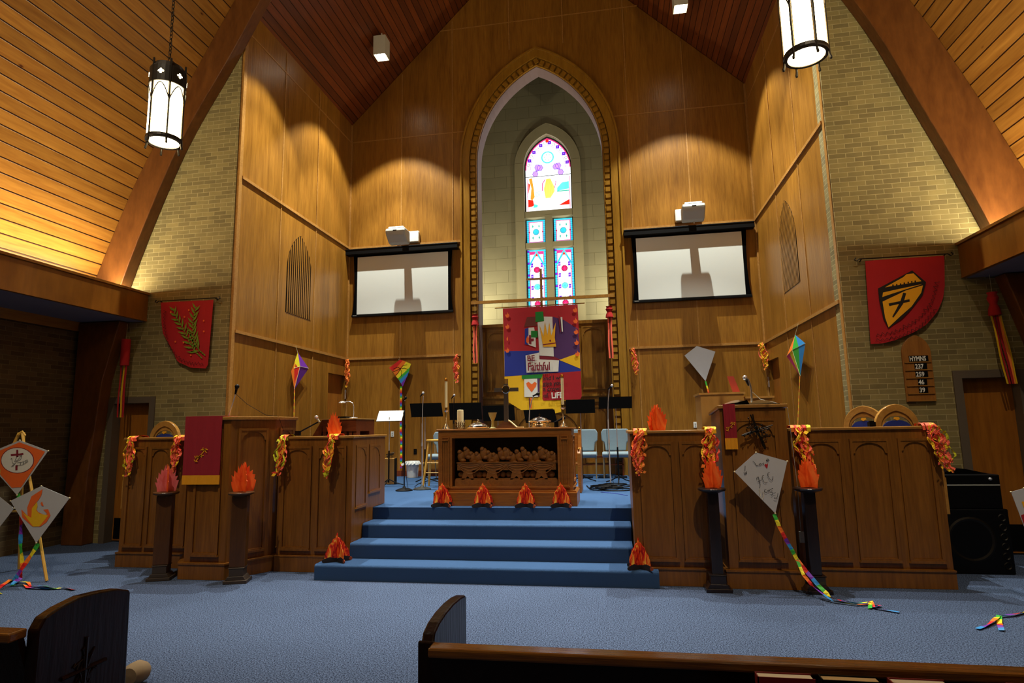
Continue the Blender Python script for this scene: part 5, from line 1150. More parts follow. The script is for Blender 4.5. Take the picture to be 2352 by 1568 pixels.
pedestal('black pedestal with flame standing right of the lectern',1.885,6.58,M_BLACKWOOD,0,1.0)
# ---------------------------------------------------------------- kites
def kite(label, art, y, tail=None, extra=None, n_off=0, name='kite', spar=True, hang=None):
    B=art[0][1]; t=thing(name,label,'kite',(B[0][0],y,min(p[1] for p in B)),0,None)
    m=MB(); T=Fr(0,y); c=(sum(p[0] for p in B)/4,sum(p[1] for p in B)/4)
    m.prism(B,-.0015,.0015,CI['BODY'],T)
    artwork(m,art[1:],y,CI,lw=.0042); m.build('sail',CM,t)
    if spar:
        m=MB(); m.tube([T(B[0][0],-.006,B[0][1]),T(B[2][0],-.006,B[2][1])],.004,6); m.tube([T(B[1][0],-.006,B[1][1]),T(B[3][0],-.006,B[3][1])],.004,6)
        for p in B: m.ball(T(p[0],0,p[1]),.009,4)
        m.build('spars',M_CREAM,t)
    if tail:
        for P,w in tail:
            Q=[]; 
            for a,b in zip(P,P[1:]):
                for i in range(4): Q.append(tuple(Vector(a).lerp(Vector(b),i/4)))
            Q.append(P[-1]); wd=[]
            for i in range(len(Q)):
                j=min(i,len(Q)-2); d=(Vector(Q[j+1])-Vector(Q[j])); 
                side=d.cross(Vector((0,.35,1) if abs(d.z)<d.length*.5 else (0,1,0))); side=side.normalized() if side.length>1e-6 else Vector((1,0,0))
                wd.append((side+Vector((0,.25*sin(i*1.3),.25*cos(i*.9)))).normalized())
            m=MB(); m.strip(Q,wd,w,0,cols=[3,3,2,2,1,1,0,0,5,5,4,4]); m.build('tail',RB,t)
    return t
def poly3(pts,y): return [(x,y,z) for x,z in pts]
# easel with three kites
t=thing('easel','light wooden easel at far left holding the painted kites','easel',(-7.1,6.45,0))
ax,az=-7.235,1.70
for P,nm in ((((ax-.01,6.36,az),(-7.66,6.05,.01)),'leg'),(((ax+.03,6.36,az),(-6.485,6.19,.01)),'leg'),(((ax+.01,6.40,az),(-7.44,6.70,.01)),'leg')):
    m=MB(); m.tube(P,.016,6); m.build(nm,M_PINE,t)
m=MB(); m.tube([(-7.53,6.16,.78),(-6.72,6.22,.78)],.013,6); m.build('crossbar',M_PINE,t); m=MB(); m.tube([(ax,6.34,az-.03),(ax+.03,6.36,az+.01),(ax+.05,6.38,az-.04)],.02,6); m.build('head',M_PINE,t)
kite('orange kite with a dove and cross in a white circle, topmost on the easel',KITEA,6.27,
 [([(-7.09,6.28,.97),(-6.99,6.26,.82),(-6.96,6.24,.62),(-6.92,6.22,.41),(-6.85,6.2,.2),(-6.80,6.15,.05),(-6.72,5.98,.012),(-6.56,6.0,.012),(-6.40,5.90,.012),(-6.12,5.88,.012),(-5.98,5.94,.012),(-5.81,5.88,.012)],.05)])
kite('white kite with an orange and yellow flame, right on the easel',KITEB,6.14,
 [([(-6.60,6.15,.43),(-6.69,6.15,.29),(-6.77,6.12,.14),(-6.82,6.1,.03),(-6.98,6.2,.012),(-6.75,5.85,.012),(-6.62,5.72,.012),(-6.49,5.66,.012)],.05),([(-6.82,6.09,.03),(-6.66,6.12,.012),(-6.45,5.96,.012),(-6.30,5.99,.012),(-6.05,5.90,.012)],.04)])
kite('plain white kite cut by the left edge, left on the easel',KITEC,6.17)
# kite with felt pen message
kt=kite('white kite lettered We Love FCC leaning on the lectern front',KITEF,6.48,
 [([(1.525,6.48,.755),(1.56,6.47,.64),(1.61,6.47,.52),(1.66,6.47,.42),(1.70,6.47,.33),(1.77,6.42,.22),(1.84,6.35,.12),(1.92,6.28,.03),(2.00,6.25,.012),(2.10,6.17,.012),(2.22,6.2,.02),(2.28,6.12,.012),(2.16,6.03,.012),(2.24,6.22,.022),(2.2,6.05,.012),(2.36,5.94,.012)],.036),([(1.70,6.47,.33),(1.73,6.40,.2),(1.80,6.36,.1),(1.92,6.2,.012),(2.08,6.13,.014),(2.2,6.15,.014)],.030)])
m=MB(); m.tube([(1.40,6.47,1.0),(1.405,6.46,.93),(1.42,6.46,.90),(1.435,6.46,.92),(1.43,6.47,.97)],.002,4); m.build('bridle_string',M_CREAM,kt)
kite('white kite cut by the right edge with a yellow and red print',KITER+[('gold',[(3.62,.90),(3.68,.90),(3.67,.84),(3.63,.85)]),('red',[(3.60,.78),(3.66,.80),(3.65,.73),(3.615,.70)])],6.3,
 [([(3.66,6.29,.70),(3.64,6.25,.35),(3.60,6.2,.03),(3.50,6.12,.012),(3.37,6.03,.012),(3.25,5.95,.02),(3.11,5.90,.015),(3.02,5.78,.03),(2.90,5.66,.015),(2.76,5.55,.012)],.035),([(3.11,5.90,.02),(3.00,5.70,.012),(2.95,5.60,.03),(2.92,5.53,.012)],.04)])
# kites hanging on the chancel walls
def wallkite(label, x,y, T, B, bands, tail, name='kite'):
    t=thing(name,label,'kite',T(B[2][0],0,B[2][1]),0)
    m=MB()
    for k,pts in bands: m.face([T(a,.012 if False else n,b) for a,n,b in pts],k)
    m.build('sail',RB,t)
    m=MB(); m.tube([T(B[0][0],-.004,B[0][1]),T(B[2][0],-.004,B[2][1])],.004,5); m.tube([T(B[0][0],-.004,B[0][1]),T(B[0][0],-.004,3.24)],.0025,4); m.build('spine',M_BLACK,t)
    P,w,cols=tail; m=MB(); Q=[]
    for a,b in zip(P,P[1:]):
        for i in range(5): Q.append(T(*[a[j]+(b[j]-a[j])*i/5 for j in range(3)]))
    Q.append(T(*P[-1])); m.strip(Q,Vector(T.u+(0,)) if len(T.u)==2 else (1,0,0),w,0,cols=cols); m.build('tail',RB,t)
    return t
# back wall left: rainbow bands with a black dragonfly drawing
t=thing('kite','flat rainbow banded kite with a black dragonfly drawing on the back wall','kite',(-4.56,12.47,2.59))
m=MB(); K6={'red':0,'orange':1,'yellow':2,'green':3,'blue':4,'purple':5}; T=Fr(0,12.47)
for k,pts in KITEW1: m.prism(pts,-.001,.001,K6[k],T)
m.build('sail',RB,t)
m=MB()
for P in ([(-4.72,2.97),(-4.62,3.01),(-4.57,2.97),(-4.66,2.93),(-4.75,2.90)],[(-4.57,2.97),(-4.50,3.04),(-4.41,3.05)],[(-4.57,2.97),(-4.47,2.98),(-4.40,2.95)],[(-4.57,2.97),(-4.61,2.88),(-4.68,2.83)],[(-4.57,2.97),(-4.53,2.90),(-4.55,2.80)]): m.line2d(P,.010,.003,0,T)
m.build('drawing',M_BLACK,t)
m=MB(); m.strip([(-4.545,12.47,2.58-.035*i) for i in range(30)]+[(-4.53,12.47,1.53-.03*i) for i in range(24)],(1,0,0),.045,0,cols=[3,2,1,0,5,4]); m.build('tail',RB,t)
m=MB(); m.tube([(-4.61,12.48,3.16),(-4.61,12.57,3.26)],.002,4); m.build('string',M_CREAM,t)
# back wall right: plain pale kite
t=thing('kite','small plain pale kite hanging on the back wall right of the arch','kite',(1.84,12.47,2.5))
m=MB(); m.prism([(1.706,3.214),(2.058,3.087),(1.832,2.50),(1.455,3.03)],-.0015,.0015,0,T); m.build('sail',CL['BODY'],t)
m=MB(); m.tube([(1.706,12.472,3.214),(1.832,12.472,2.50)],.003,5); m.tube([(1.455,12.472,3.03),(2.058,12.472,3.087)],.003,5); m.build('spars',M_CREAM,t)
m=MB(); m.strip([(1.832+.006*i,12.47,2.50-.03*i) for i in range(26)],(1,0,0),.03,0,cols=[3,3,3,2,2,1,1,0,0,5,5]); m.build('tail',RB,t)
# left chancel wall: kite folded, seen edge on
t=thing('kite','rainbow kite seen nearly edge on against the left chancel wall','kite',(-5.78,10.4,2.5))
m=MB(); a,b,c,d,e=(-5.80,10.33,3.12),(-5.765,10.37,2.86),(-5.80,10.25,2.42),(-5.82,10.20,2.80),(-5.80,10.76,2.86)
m.face([a,b,d],2); m.face([b,c,d],0); m.face([a,e,b],5); m.face([b,e,c],5); m.face([(-5.805,10.30,3.0),(-5.768,10.365,2.83),(-5.80,10.24,2.45),(-5.815,10.15,2.75)],1)
m.face([(-5.80,10.26,2.9),(-5.77,10.36,2.80),(-5.80,10.25,2.50)],0); m.build('sail',RB,t)
m=MB(); m.tube([a,b,c],.004,5); m.tube([d,b,e],.004,5); m.tube([a,(-5.84,10.33,3.24)],.002,4); m.build('spars',M_CREAM,t)
m=MB(); m.strip([(-5.80,10.26+.002*i,2.42-.06*i) for i in range(18)],(0,1,0),[.03+.012*(i%2) for i in range(18)],0,cols=[1,2]); m.build('tail',[RB[0],TIS[1],TIS[0]],t)
# right chancel wall kite
t=thing('kite','upright rainbow kite with a long orange tail on the right chancel wall','kite',(2.95,10.3,1.7))
m=MB(); a,l,r,c,b=(2.96,10.28,3.06),(2.97,10.90,2.78),(2.97,9.84,2.86),(2.91,10.33,2.82),(2.96,10.20,2.38)
def mid(p,q,f): return tuple(p[i]+(q[i]-p[i])*f for i in range(3))
for (p,q,s_,k) in ((a,l,c,0),): pass
al,ar,cl,cr=mid(a,l,.5),mid(a,r,.5),mid(c,l,.5),mid(c,r,.5)
m.face([a,l,cl],1); m.face([a,cl,c],1); m.face([a,c,cr],3); m.face([a,cr,r],4); m.face([l,b,cl],6); m.face([cl,b,c],2); m.face([c,b,cr],3); m.face([cr,b,r],4)
m.build('sail',RB+[plain('rb_pink','D83078',.6)],t)
m=MB(); m.tube([a,c,b],.004,5); m.tube([l,c,r],.004,5); m.tube([a,(3.02,10.28,3.24)],.002,4); m.build('spars',M_CREAM,t)
m=MB(); P=[(2.955-.001*i,10.21+.018*i,2.38-.05*i) for i in range(20)]; m.strip(P,(0,1,0),[.035+.02*(i/20) for i in range(20)],0,cols=[0,1]); m.build('tail',[TIS[1],TIS[0]],t)
# ---------------------------------------------------------------- windsocks
def sock(label,x,y,zt,zb,r,cols,L=.38,lean=0.0,knot=False,cloth=M_RED):
    t=thing('ribbon_windsock',label,'windsock',(x,y,zb))
    m=MB()
    if knot: m.lathe([(r*1.1,L),(r*.8,L*.9),(r*1.15,L*.75),(r*.7,L*.5),(r*1.1,L*.3),(r*1.25,L*.05),(r,0)],x,y,zt-L,12,cap=False)
    else: m.lathe([(r,0),(r,L),(r*.9,L)],x,y,zt-L,20,cap=False)
    m.build('collar',cloth,t,smooth=True)
    n=len(cols)
    for i,(dx,c,w) in enumerate(cols):
        mm=MB(); P=[(x+dx+lean*f*1.0+.006*sin(f*7+i), y-.01+.012*(i%2), zt-L+.02-(zt-L-zb)*f) for f in [k/10 for k in range(11)]]
        mm.strip(P,(1,.1*(-1)**i,0),w); mm.build('ribbon',c,t)
    m=MB(); m.tube([(x,y,zt),(x,y,zt+.25)],.002,4); m.build('cord',M_CREAM,t); return t
sock('straight red windsock with yellow and red ribbons on the left brick wall',-7.59,8.27,3.15,1.90,.065,[(-.05,M_RED,.025),(-.01,CL['yellow'],.032),(.04,CL['red'],.03),(.0,M_RED,.02)],L=.42,lean=-.0)
sock('crumpled red windsock with red and yellow ribbons on the right brick wall',4.74,8.27,3.22,2.05,.055,[(-.05,CL['yellow'],.022),(-.02,M_RED,.02),(.01,CL['red'],.03),(.045,TIS[1],.03),(.06,CL['yellow'],.02)],L=.30,lean=.08,knot=True)
TW=[TIS[2],CL['brown'],TIS[2]]
sock('red knotted windsock hanging at the left side of the arch',-2.86,12.38,4.07,3.0,.065,[(-.03,TW[0],.03),(.0,TW[1],.03),(.03,TW[2],.03)],L=.24,knot=True)
sock('red knotted windsock hanging at the right side of the arch',-.01,12.38,4.10,3.0,.065,[(-.03,TW[0],.03),(.0,TW[1],.03),(.03,TW[2],.03)],L=.24,knot=True)
# ---------------------------------------------------------------- music stands, microphones
def music_stand(label,x,y,z0,z1,w,skew=.03,tilt=.18,sheet=False,foot=None):
    t=thing('music_stand',label,'music stand',(x,y,ZP),0,'music stands on the platform')
    hw=w/2; m=MB()
    f=lambda u,v,n: (x+u+skew*(1-v),y-n+tilt*v*(z1-z0)*1.0,z0+(z1-z0)*v)
    m.box(0,1,0,1,0,1,0,lambda a,b,c: f(-hw+a*w,c,b*.006)); m.box(0,1,0,1,0,1,0,lambda a,b,c: f(-hw+a*w,c*.02,b*.05+.006))
    m.build('desk',M_BLACKF,t)
    if sheet: m=MB(); m.box(0,1,0,1,0,1,0,lambda a,b,c: f(-hw+.01+a*(w-.02),.06+c*.98,.007+b*.003)); m.build('sheet_music',M_WHITE,t)
    yb=y+.02; m=MB(); m.tube([(x,yb,z0+.08),(x,yb,ZP+.62)],.008,8); m.build('upper_pole',M_CHROME,t)
    m=MB(); m.tube([(x,yb,ZP+.62),(x,yb,ZP+.06)],.014,8); m.build('lower_pole',M_BLACK,t)
    m=MB()
    for k in range(3):
        a=2*pi*k/3+.5; m.tube([(x,yb,ZP+.12),(x+.14*cos(a),yb+.14*sin(a),ZP+.05),(x+.26*cos(a),yb+.26*sin(a),ZP+.012)],.010,6)
    m.build('tripod',M_BLACK,t); return t
music_stand('music stand with white sheet music, leftmost on the platform',-4.015,10.4,1.80,1.99,.50,.0,.7,sheet=True)
music_stand('large black music stand behind the stool',-3.52,10.95,1.88,2.14,.62,.05)
music_stand('black music stand behind the pillar candle',-2.765,11.0,1.81,2.13,.62,.03)
music_stand('black music stand behind the chalice',-2.13,11.0,1.78,2.065,.60,.03)
music_stand('black music stand tilted behind the silver communion trays',-1.37,11.05,1.73,1.97,.58,.05)
music_stand('black music stand left of the two blue chairs',-.60,11.0,1.885,2.135,.53,.0)
music_stand('black music stand before the right blue chair',.035,10.8,1.95,2.16,.58,-.01)
def mic(m, a, b, r=.022):
    """handheld microphone from tail a to head b"""
    A=Vector(a);B=Vector(b); m.tube([A,A.lerp(B,.7),B-(B-A).normalized()*r*.6],[r*.45,r*.55,r*.9],8)
    return B
def mic_stand(label,x,y,head,pole_mat,base_r,zc,silver=True,gy=0,bend=.0):
    t=thing('microphone_stand',label,'microphone stand',(x,y,ZP),0,'microphone stands')
    m=MB(); m.lathe([(base_r,0),(base_r,.012),(base_r*.7,.03),(.03,.045),(.015,.07)],x,y,ZP+.002,24); m.build('base',M_BLACK if not silver else plain('grey_cast_base','3A3C3C',.4,metal=.5),t,smooth=True)
    m=MB(); m.tube([(x,y,ZP+.06),(x,y,zc)],.010,8); m.lathe([(.016,-.03),(.016,.03)],x,y,zc-.35,8); m.build('pole',pole_mat,t)
    hx_,hy,hz=head; m=MB(); m.tube([(x,y,zc),(x+(hx_-x)*.2,y,zc+(hz-zc)*.5),(x+(hx_-x)*.8,y-.02,hz-.04)],.006,6); m.build('gooseneck',pole_mat,t)
    m=MB(); mic(m,(hx_-.03,hy+.02,hz-.05),(hx_+.03,hy-.03,hz)); m.build('microphone',M_BLACK,t); m=MB(); m.ball((hx_+.034,hy-.033,hz+.003),.022,6); m.build('grille_head',M_CHROME if silver else M_BLACK,t)
    m=MB(); m.tube([(hx_-.03,hy+.02,hz-.05),(x-.03,y+.02,zc-.2),(x-.02,y+.02,ZP+.5),(x+.05,y+.05,ZP+.03),(x+.15,y-.03,ZP+.012)],.004,5); m.build('cable',M_BLACK,t)
    return t
mic_stand('slim black microphone stand beside the rainbow tail',-3.44,9.62,(-3.43,9.58,2.17),M_BLACK,.14,2.05,False)
mic_stand('chrome microphone stand beside the wooden stool',-3.20,9.82,(-3.17,9.7,2.25),M_CHROME,.15,1.75)
mic_stand('microphone stand behind the left candlestick',-2.94,10.9,(-2.93,10.8,2.26),M_BLACK,.14,2.12)
mic_stand('chrome microphone stand among the cables right of the table',-.10,9.98,(-.05,9.88,2.29),M_CHROME,.16,1.75)
t=thing('microphone_stand','chrome gooseneck microphone rising behind the silver trays','microphone stand',(-1.22,8.7,ZP),0,'microphone stands')
m=MB(); m.lathe([(.13,0),(.13,.02),(.02,.04)],-1.22,8.7,ZP+.002,20); m.build('base',M_BLACK,t)
m=MB(); m.tube([(-1.22,8.7,ZP+.04),(-1.22,8.7,1.75),(-1.21,8.7,1.9),(-1.17,8.69,2.05),(-1.13,8.66,2.11)],.007,6); m.build('gooseneck',M_CHROME,t)
m=MB(); mic(m,(-1.15,8.66,2.10),(-1.07,8.60,2.125),.024); m.ball((-1.065,8.597,2.126),.025,6); m.build('microphone',M_BLACK,t)
t=thing('microphone_stand','black microphone lying low behind the right candlestick','microphone stand',(-.80,8.75,ZP),0,'microphone stands')
m=MB(); m.lathe([(.12,0),(.12,.02),(.02,.04)],-.82,8.75,ZP+.002,20); m.build('base',M_BLACK,t)
m=MB(); m.tube([(-.82,8.75,ZP+.04),(-.82,8.75,1.66)],.010,6); m.box(-.86,-.80,8.73,8.77,1.62,1.72); m.build('pole',M_BLACK,t)
m=MB(); mic(m,(-.86,8.74,1.71),(-.72,8.70,1.775),.024); m.ball((-.715,8.698,1.777),.026,6); m.build('microphone',M_BLACK,t)
# pulpit, rail and lectern microphones
t=thing('pulpit_microphone','black microphone on a chrome neck leaning over the pulpit','microphone',(-4.65,6.7,1.845))
m=MB(); m.tube([(-4.65,6.7,1.842),(-4.60,6.7,2.0),(-4.565,6.7,2.13)],.007,6); m.build('neck',M_CHROME,t); m=MB(); mic(m,(-4.568,6.7,2.12),(-4.545,6.69,2.20),.026); m.ball((-4.542,6.688,2.21),.028,6); m.build('microphone',M_BLACK,t)
m=MB(); m.tube([(-4.566,6.71,2.12),(-4.45,6.76,2.0),(-4.25,6.86,1.86),(-4.15,6.98,1.845),(-4.10,7.03,1.66),(-4.08,7.0,1.60)],.003,5); m.build('cable',M_BLACK,t)
t=thing('rail_microphone','microphone on a slanting boom above the left stair rail','microphone',(-4.0,7.2,1.6))
m=MB(); m.tube([(-4.05,7.18,ZP+.01),(-4.05,7.18,1.60)],.010,6); m.tube([(-4.10,7.18,1.585),(-3.98,7.18,1.64),(-3.72,7.18,1.765)],.009,6); m.box(-4.02,-3.96,7.16,7.20,1.60,1.66); m.build('boom',M_BLACK,t)
m=MB(); mic(m,(-3.695,7.18,1.765),(-3.735,7.17,1.82),.02); m.build('microphone',M_GREYP,t); m=MB(); m.ball((-3.738,7.168,1.828),.024,6); m.build('grille_head',M_CHROME,t)
t=thing('lectern_microphone','microphone on a stout chrome gooseneck at the lectern','microphone',(1.46,6.75,1.84))
m=MB(); m.lathe([(.03,0),(.03,.01),(.012,.02)],1.455,6.76,1.836,14); m.tube([(1.455,6.76,1.85),(1.458,6.76,2.0),(1.45,6.76,2.06),(1.43,6.76,2.12)],.011,8); m.build('gooseneck',M_CHROME,t)
m=MB(); mic(m,(1.44,6.77,2.05),(1.405,6.76,2.13),.025); m.build('microphone',M_IRON,t); m=MB(); m.ball((1.402,6.758,2.135),.026,6); m.build('grille_head',M_CHROME,t)
m=MB(); m.tube([(1.45,6.77,2.0),(1.55,6.78,1.9),(1.68,6.72,1.86),(1.785,6.68,1.80),(1.80,6.70,1.65),(1.83,6.72,1.0),(1.835,6.75,.55)],.003,5); m.build('cable',M_GREYP,t)
t=thing('open_book','large open book with cream pages and dark cover on the lectern','book',(1.42,6.95,1.835))
m=MB(); m.prism([(6.70,1.846),(7.10,1.806),(7.10,1.812),(6.70,1.852)],1.13,1.72,0,mode='yz'); m.prism([(1.13,.0),(1.42,.0),(1.40,.045),(1.30,.02)],.0,-.003,0,Fr(0,6.72,1.852)); m.build('cover',M_BLACKF,t)
for s in (-1,1):
    m=MB(); c=1.425; P=[]
    for i in range(9):
        f=i/8; P.append((c+s*f*.28, .006+.042*sin(pi*min(1,f*1.0))**1.0*(1-f*.3)+(.012 if s>0 else .02)*(1-f)))
    pts=[(c,.0)]+P+[(c+s*.28,.0)]
    b=len(m.v); m.prism(pts,0,-.34,0,Fr(0,6.74,1.845)); 
    m.v=[(x,y,z-(y-6.74)*.095) for x,y,z in m.v]; m.build('page_block',M_PAPER,t)
# ---------------------------------------------------------------- stage furniture
t=thing('lectern_cabinet','light maple sound cabinet standing behind the lectern','cabinet',(1.55,8.3,ZP))
m=MB(); m.box(1.13,1.67,8.2,8.75,ZP+.002,2.03); m.box(1.67,2.03,8.25,8.75,ZP+.002,1.97); m.build('body',M_LIGHTWOOD,t); m=MB(); m.box(1.11,1.69,8.18,8.77,2.03,2.055); m.box(1.69,2.05,8.22,8.77,1.97,1.995); m.build('top',M_LIGHTWOOD,t)
m=MB(); m.prism([(1.56,2.055),(1.65,2.055),(1.58,2.27),(1.50,2.27)],0,-.02,0,Fr(0,8.30)); solo('red_folder',m,plain('red_card','A83A30',.6),'red folder standing on the cabinet behind the lectern','folder')
t=thing('organ_console','reddish brown organ console behind the left stair rail','organ',(-4.1,8.8,ZP))
m=MB(); m.box(-4.75,-3.84,8.75,9.3,ZP+.002,1.50); m.box(-4.38,-3.84,8.60,9.3,1.64,1.82)
for x in (-4.38,-4.27,-4.16,-4.05,-3.96,-3.89): m.box(x,x+.05,8.62,8.75,1.50,1.64)
m.prism([(-4.60,1.50),(-4.42,1.50),(-4.38,1.82),(-4.40,1.82)],.0,-.6,0,Fr(0,8.62)); m.box(-4.38,-3.84,9.1,9.3,1.50,1.64); m.build('case',M_ORGAN,t)
m=MB(); m.box(-4.42,-3.82,8.58,9.32,1.82,1.835); m.build('lid',M_LIGHTWOOD,t); MB().box(-4.30,-4.10,8.8,9.0,1.836,1.87).build('device',M_BLACK,t)
t=thing('desk_lamp','small bent neck chrome lamp on the organ console','lamp',(-3.95,8.75,1.836))
m=MB(); m.lathe([(.065,0),(.06,.012),(.015,.02)],-3.95,8.75,1.836,16); m.build('foot',M_CHROME,t,smooth=True)
m=MB(); m.tube([(-3.95,8.75,1.85),(-3.95,8.75,2.02),(-3.97,8.75,2.07),(-4.02,8.75,2.095),(-4.12,8.75,2.09)],.006,6); m.build('neck',M_CHROME,t)
m=MB(); m.lathe([(.055,0),(.05,.012),(.02,.028),(.0,.03)],-4.14,8.75,2.075,16); m.build('shade',M_CHROME,t,smooth=True)
def blue_chair(label,x,y,rz=0):
    t=thing('stacking_chair',label,'chair',(0,0,0),0,'blue grey stacking chairs against the back wall'); z=0
    m=MB(); P=[(-.20,.50),(.20,.50),(.22,.66),(.27,.70),(.28,.86),(.24,.93),(-.24,.93),(-.28,.86),(-.27,.70),(-.22,.66)]; m.prism(P,-.02,.04,0,Fr(0,0)); m.build('backrest',M_SEAT,t,bevel=.02)
    m=MB(); m.prism([(-.50,.40),(-.52,.46),(-.47,.50),(-.06,.49),(-.03,.40)],-.26,.26,0,mode='yz'); m.build('seat',M_SEAT,t,bevel=.02)
    for sx in (-.24,.24):
        m=MB(); m.tube([(sx,-.46,.40),(sx,-.47,.003)],.011,8); m.build('leg',M_TAN,t); m=MB(); m.tube([(sx,-.02,.90),(sx,-.03,.42),(sx*.95,.03,.003)],.011,8); m.build('leg',M_TAN,t)
    m=MB(); m.box(-.24,.24,-.47,-.455,.385,.40); m.build('front_rail',M_TAN,t)
    t.location=(x,y,ZP); t.rotation_euler=(0,0,rz); t['label']=label; return t
b1=blue_chair('blue grey chair at right beside the end of the rail',.005,12.25)
dup(b1,(-.62,12.25,ZP),0,'blue grey chair partly hidden by the right end of the communion table')
dup(b1,(-3.42,12.1,ZP),0,'blue grey chair partly hidden by the left end of the communion table')
t=thing('wooden_stool','yellow wooden stool left of the communion table','stool',(-3.10,10.25,ZP))
SX,SY=-3.10,10.25
m=MB(); m.lathe([(.15,0),(.16,.01),(.16,.03),(.15,.035)],SX,SY,ZP+.775,20); m.build('seat',M_PINE,t,smooth=True)
for sx,sy in ((-1,-1),(1,-1),(1,1),(-1,1)):
    m=MB(); m.tube([(SX+sx*.09,SY+sy*.09,ZP+.775),(SX+sx*.17,SY+sy*.17,ZP+.003)],.018,8); m.build('leg',M_PINE,t)
for h,k in ((.25,.145),(.42,.128)):
    m=MB()
    for a,b in (((-1,-1),(1,-1)),((1,1),(-1,1))): pass
    m.tube([(SX-k,SY-k,ZP+h),(SX+k,SY-k,ZP+h)],.010,6); m.build('rung',M_PINE,t)
    m=MB(); m.tube([(SX+k,SY-k,ZP+h+.06),(SX+k,SY+k,ZP+h+.06)],.010,6); m.build('rung',M_PINE,t)
t=thing('monitor_box','light wooden box with a coiled cable on top at left','box',(-4.2,10.85,ZP))
m=MB(); m.box(-4.55,-4.03,10.72,10.84,ZP+.003,1.13); m.build('body',M_LIGHTWOOD,t,bevel=.005); m=MB(); m.box(-4.03,-4.02,10.73,10.84,ZP+.003,1.13); m.build('side',M_BLACK,t)
m=MB()
for k in range(3): m.tube([(-4.13+(.055+.012*k)*cos(a*.5),10.76+.01*k+.02*sin(a*.5),1.15+.03*k+.02*sin(a*.5+k)) for a in range(13)],.006,5)
m.build('coiled_cable',M_IRON,t)
t=thing('waste_basket','white waste basket with a loose plastic liner near the wall','basket',(-4.22,12.3,ZP))
m=MB(); m.lathe([(.11,.0),(.14,.33),(.135,.33),(.105,.01),(0,.01)],-4.20,12.25,ZP+.003,20); m.build('bin',M_WHITE,t,smooth=True)
m=MB(); random.seed(4)
for k in range(14):
    a=2*pi*k/14; r0=.142; m.face([(-4.20+r0*cos(a),12.25+r0*sin(a),ZP+.34),(-4.20+r0*cos(a+.5),12.25+r0*sin(a+.5),ZP+.34),(-4.20+(r0+.03+random.random()*.02)*cos(a+.4),12.25+(r0+.03)*sin(a+.4),ZP+.27+random.random()*.03),(-4.20+(r0+.02)*cos(a),12.25+(r0+.03)*sin(a),ZP+.26)])
m.face([(-4.33,12.2,ZP+.33),(-4.42,12.15,ZP+.28),(-4.40,12.15,ZP+.24),(-4.31,12.2,ZP+.29)]); m.build('liner',plain('thin_plastic','D8DCDC',.3),t)
m=MB(); m.box(-4.05,-3.2,12.42,12.54,.92,.955); m.box(-4.03,-4.0,12.44,12.54,ZP+.003,.92); m.box(-3.25,-3.22,12.44,12.54,ZP+.003,.92); solo('low_shelf',m,M_LIGHTWOOD,'low light wooden shelf along the wall behind the stool','shelf')
m=MB(); m.box(-.95,.15,12.40,12.54,1.02,1.05); m.box(-.95,.15,12.42,12.54,.87,.89); m.box(-.95,-.92,12.42,12.54,ZP+.003,1.02); m.box(.12,.15,12.42,12.54,ZP+.003,1.02); solo('low_shelf',m,M_ORGAN,'low dark shelf behind the two blue chairs at right','shelf')
# pew end / bench beside the table
t=thing('bench','narrow wooden bench end standing right of the communion table','bench',(-.54,9.4,ZP))
m=MB(); m.prism([(9.25,ZP+.003),(9.25,1.25),(9.30,1.30),(9.55,1.32),(9.60,1.60),(9.66,1.60),(9.68,ZP+.003)],-.575,-.525,0,mode='yz'); m.build('end_panel',M_ALTAR,t,bevel=.006); m=MB(); m.box(-1.9,-.575,9.35,9.62,1.06,1.09); m.build('seat',M_ALTAR,t); m=MB(); m.box(-1.9,-.575,9.60,9.63,1.12,1.55); m.build('back',M_ALTAR,t)
m=MB(); m.ball((-.55,9.58,1.625),.022,6); m.ball((-.555,9.28,1.31),.02,6); m.build('knob',M_BRASS,t)
# floor cables
def cable(label,P,r,mat,k=1,seed=0,coil=0):
    random.seed(seed); m=MB()
    Q=smoothp([(p[0],p[1]) for p in P],2); m.tube([(x,y,ZP+r+.002) for x,y in Q],r,6)
    for c in range(coil):
        cx,cy=P[len(P)//2]; rr=random.uniform(.10,.20); ox,oy=random.uniform(-.15,.15),random.uniform(-.1,.1); m.tube([(cx+ox+rr*1.3*cos(a*.4),cy+oy+rr*sin(a*.4),ZP+r+.004+c*.009) for a in range(17)],r,5)
    return solo('floor_cable',m,mat,label,'cable')
cable('tangle of black cables on the carpet right of the communion table',[(-.50,10.3),(-.42,9.7),(-.30,9.55),(-.15,9.75),(.05,10.2),(.15,10.5)],.009,M_BLACK,coil=9,seed=2)
cable('thin blue cable crossing the carpet right of the communion table',[(-.25,9.35),(-.05,9.2),(.14,8.9)],.004,CL['blue'])
cable('black cable looping on the carpet beside the stool',[(-3.6,12.0),(-3.6,10.8),(-3.4,9.95),(-3.0,9.7),(-2.6,9.6)],.005,M_BLACK)
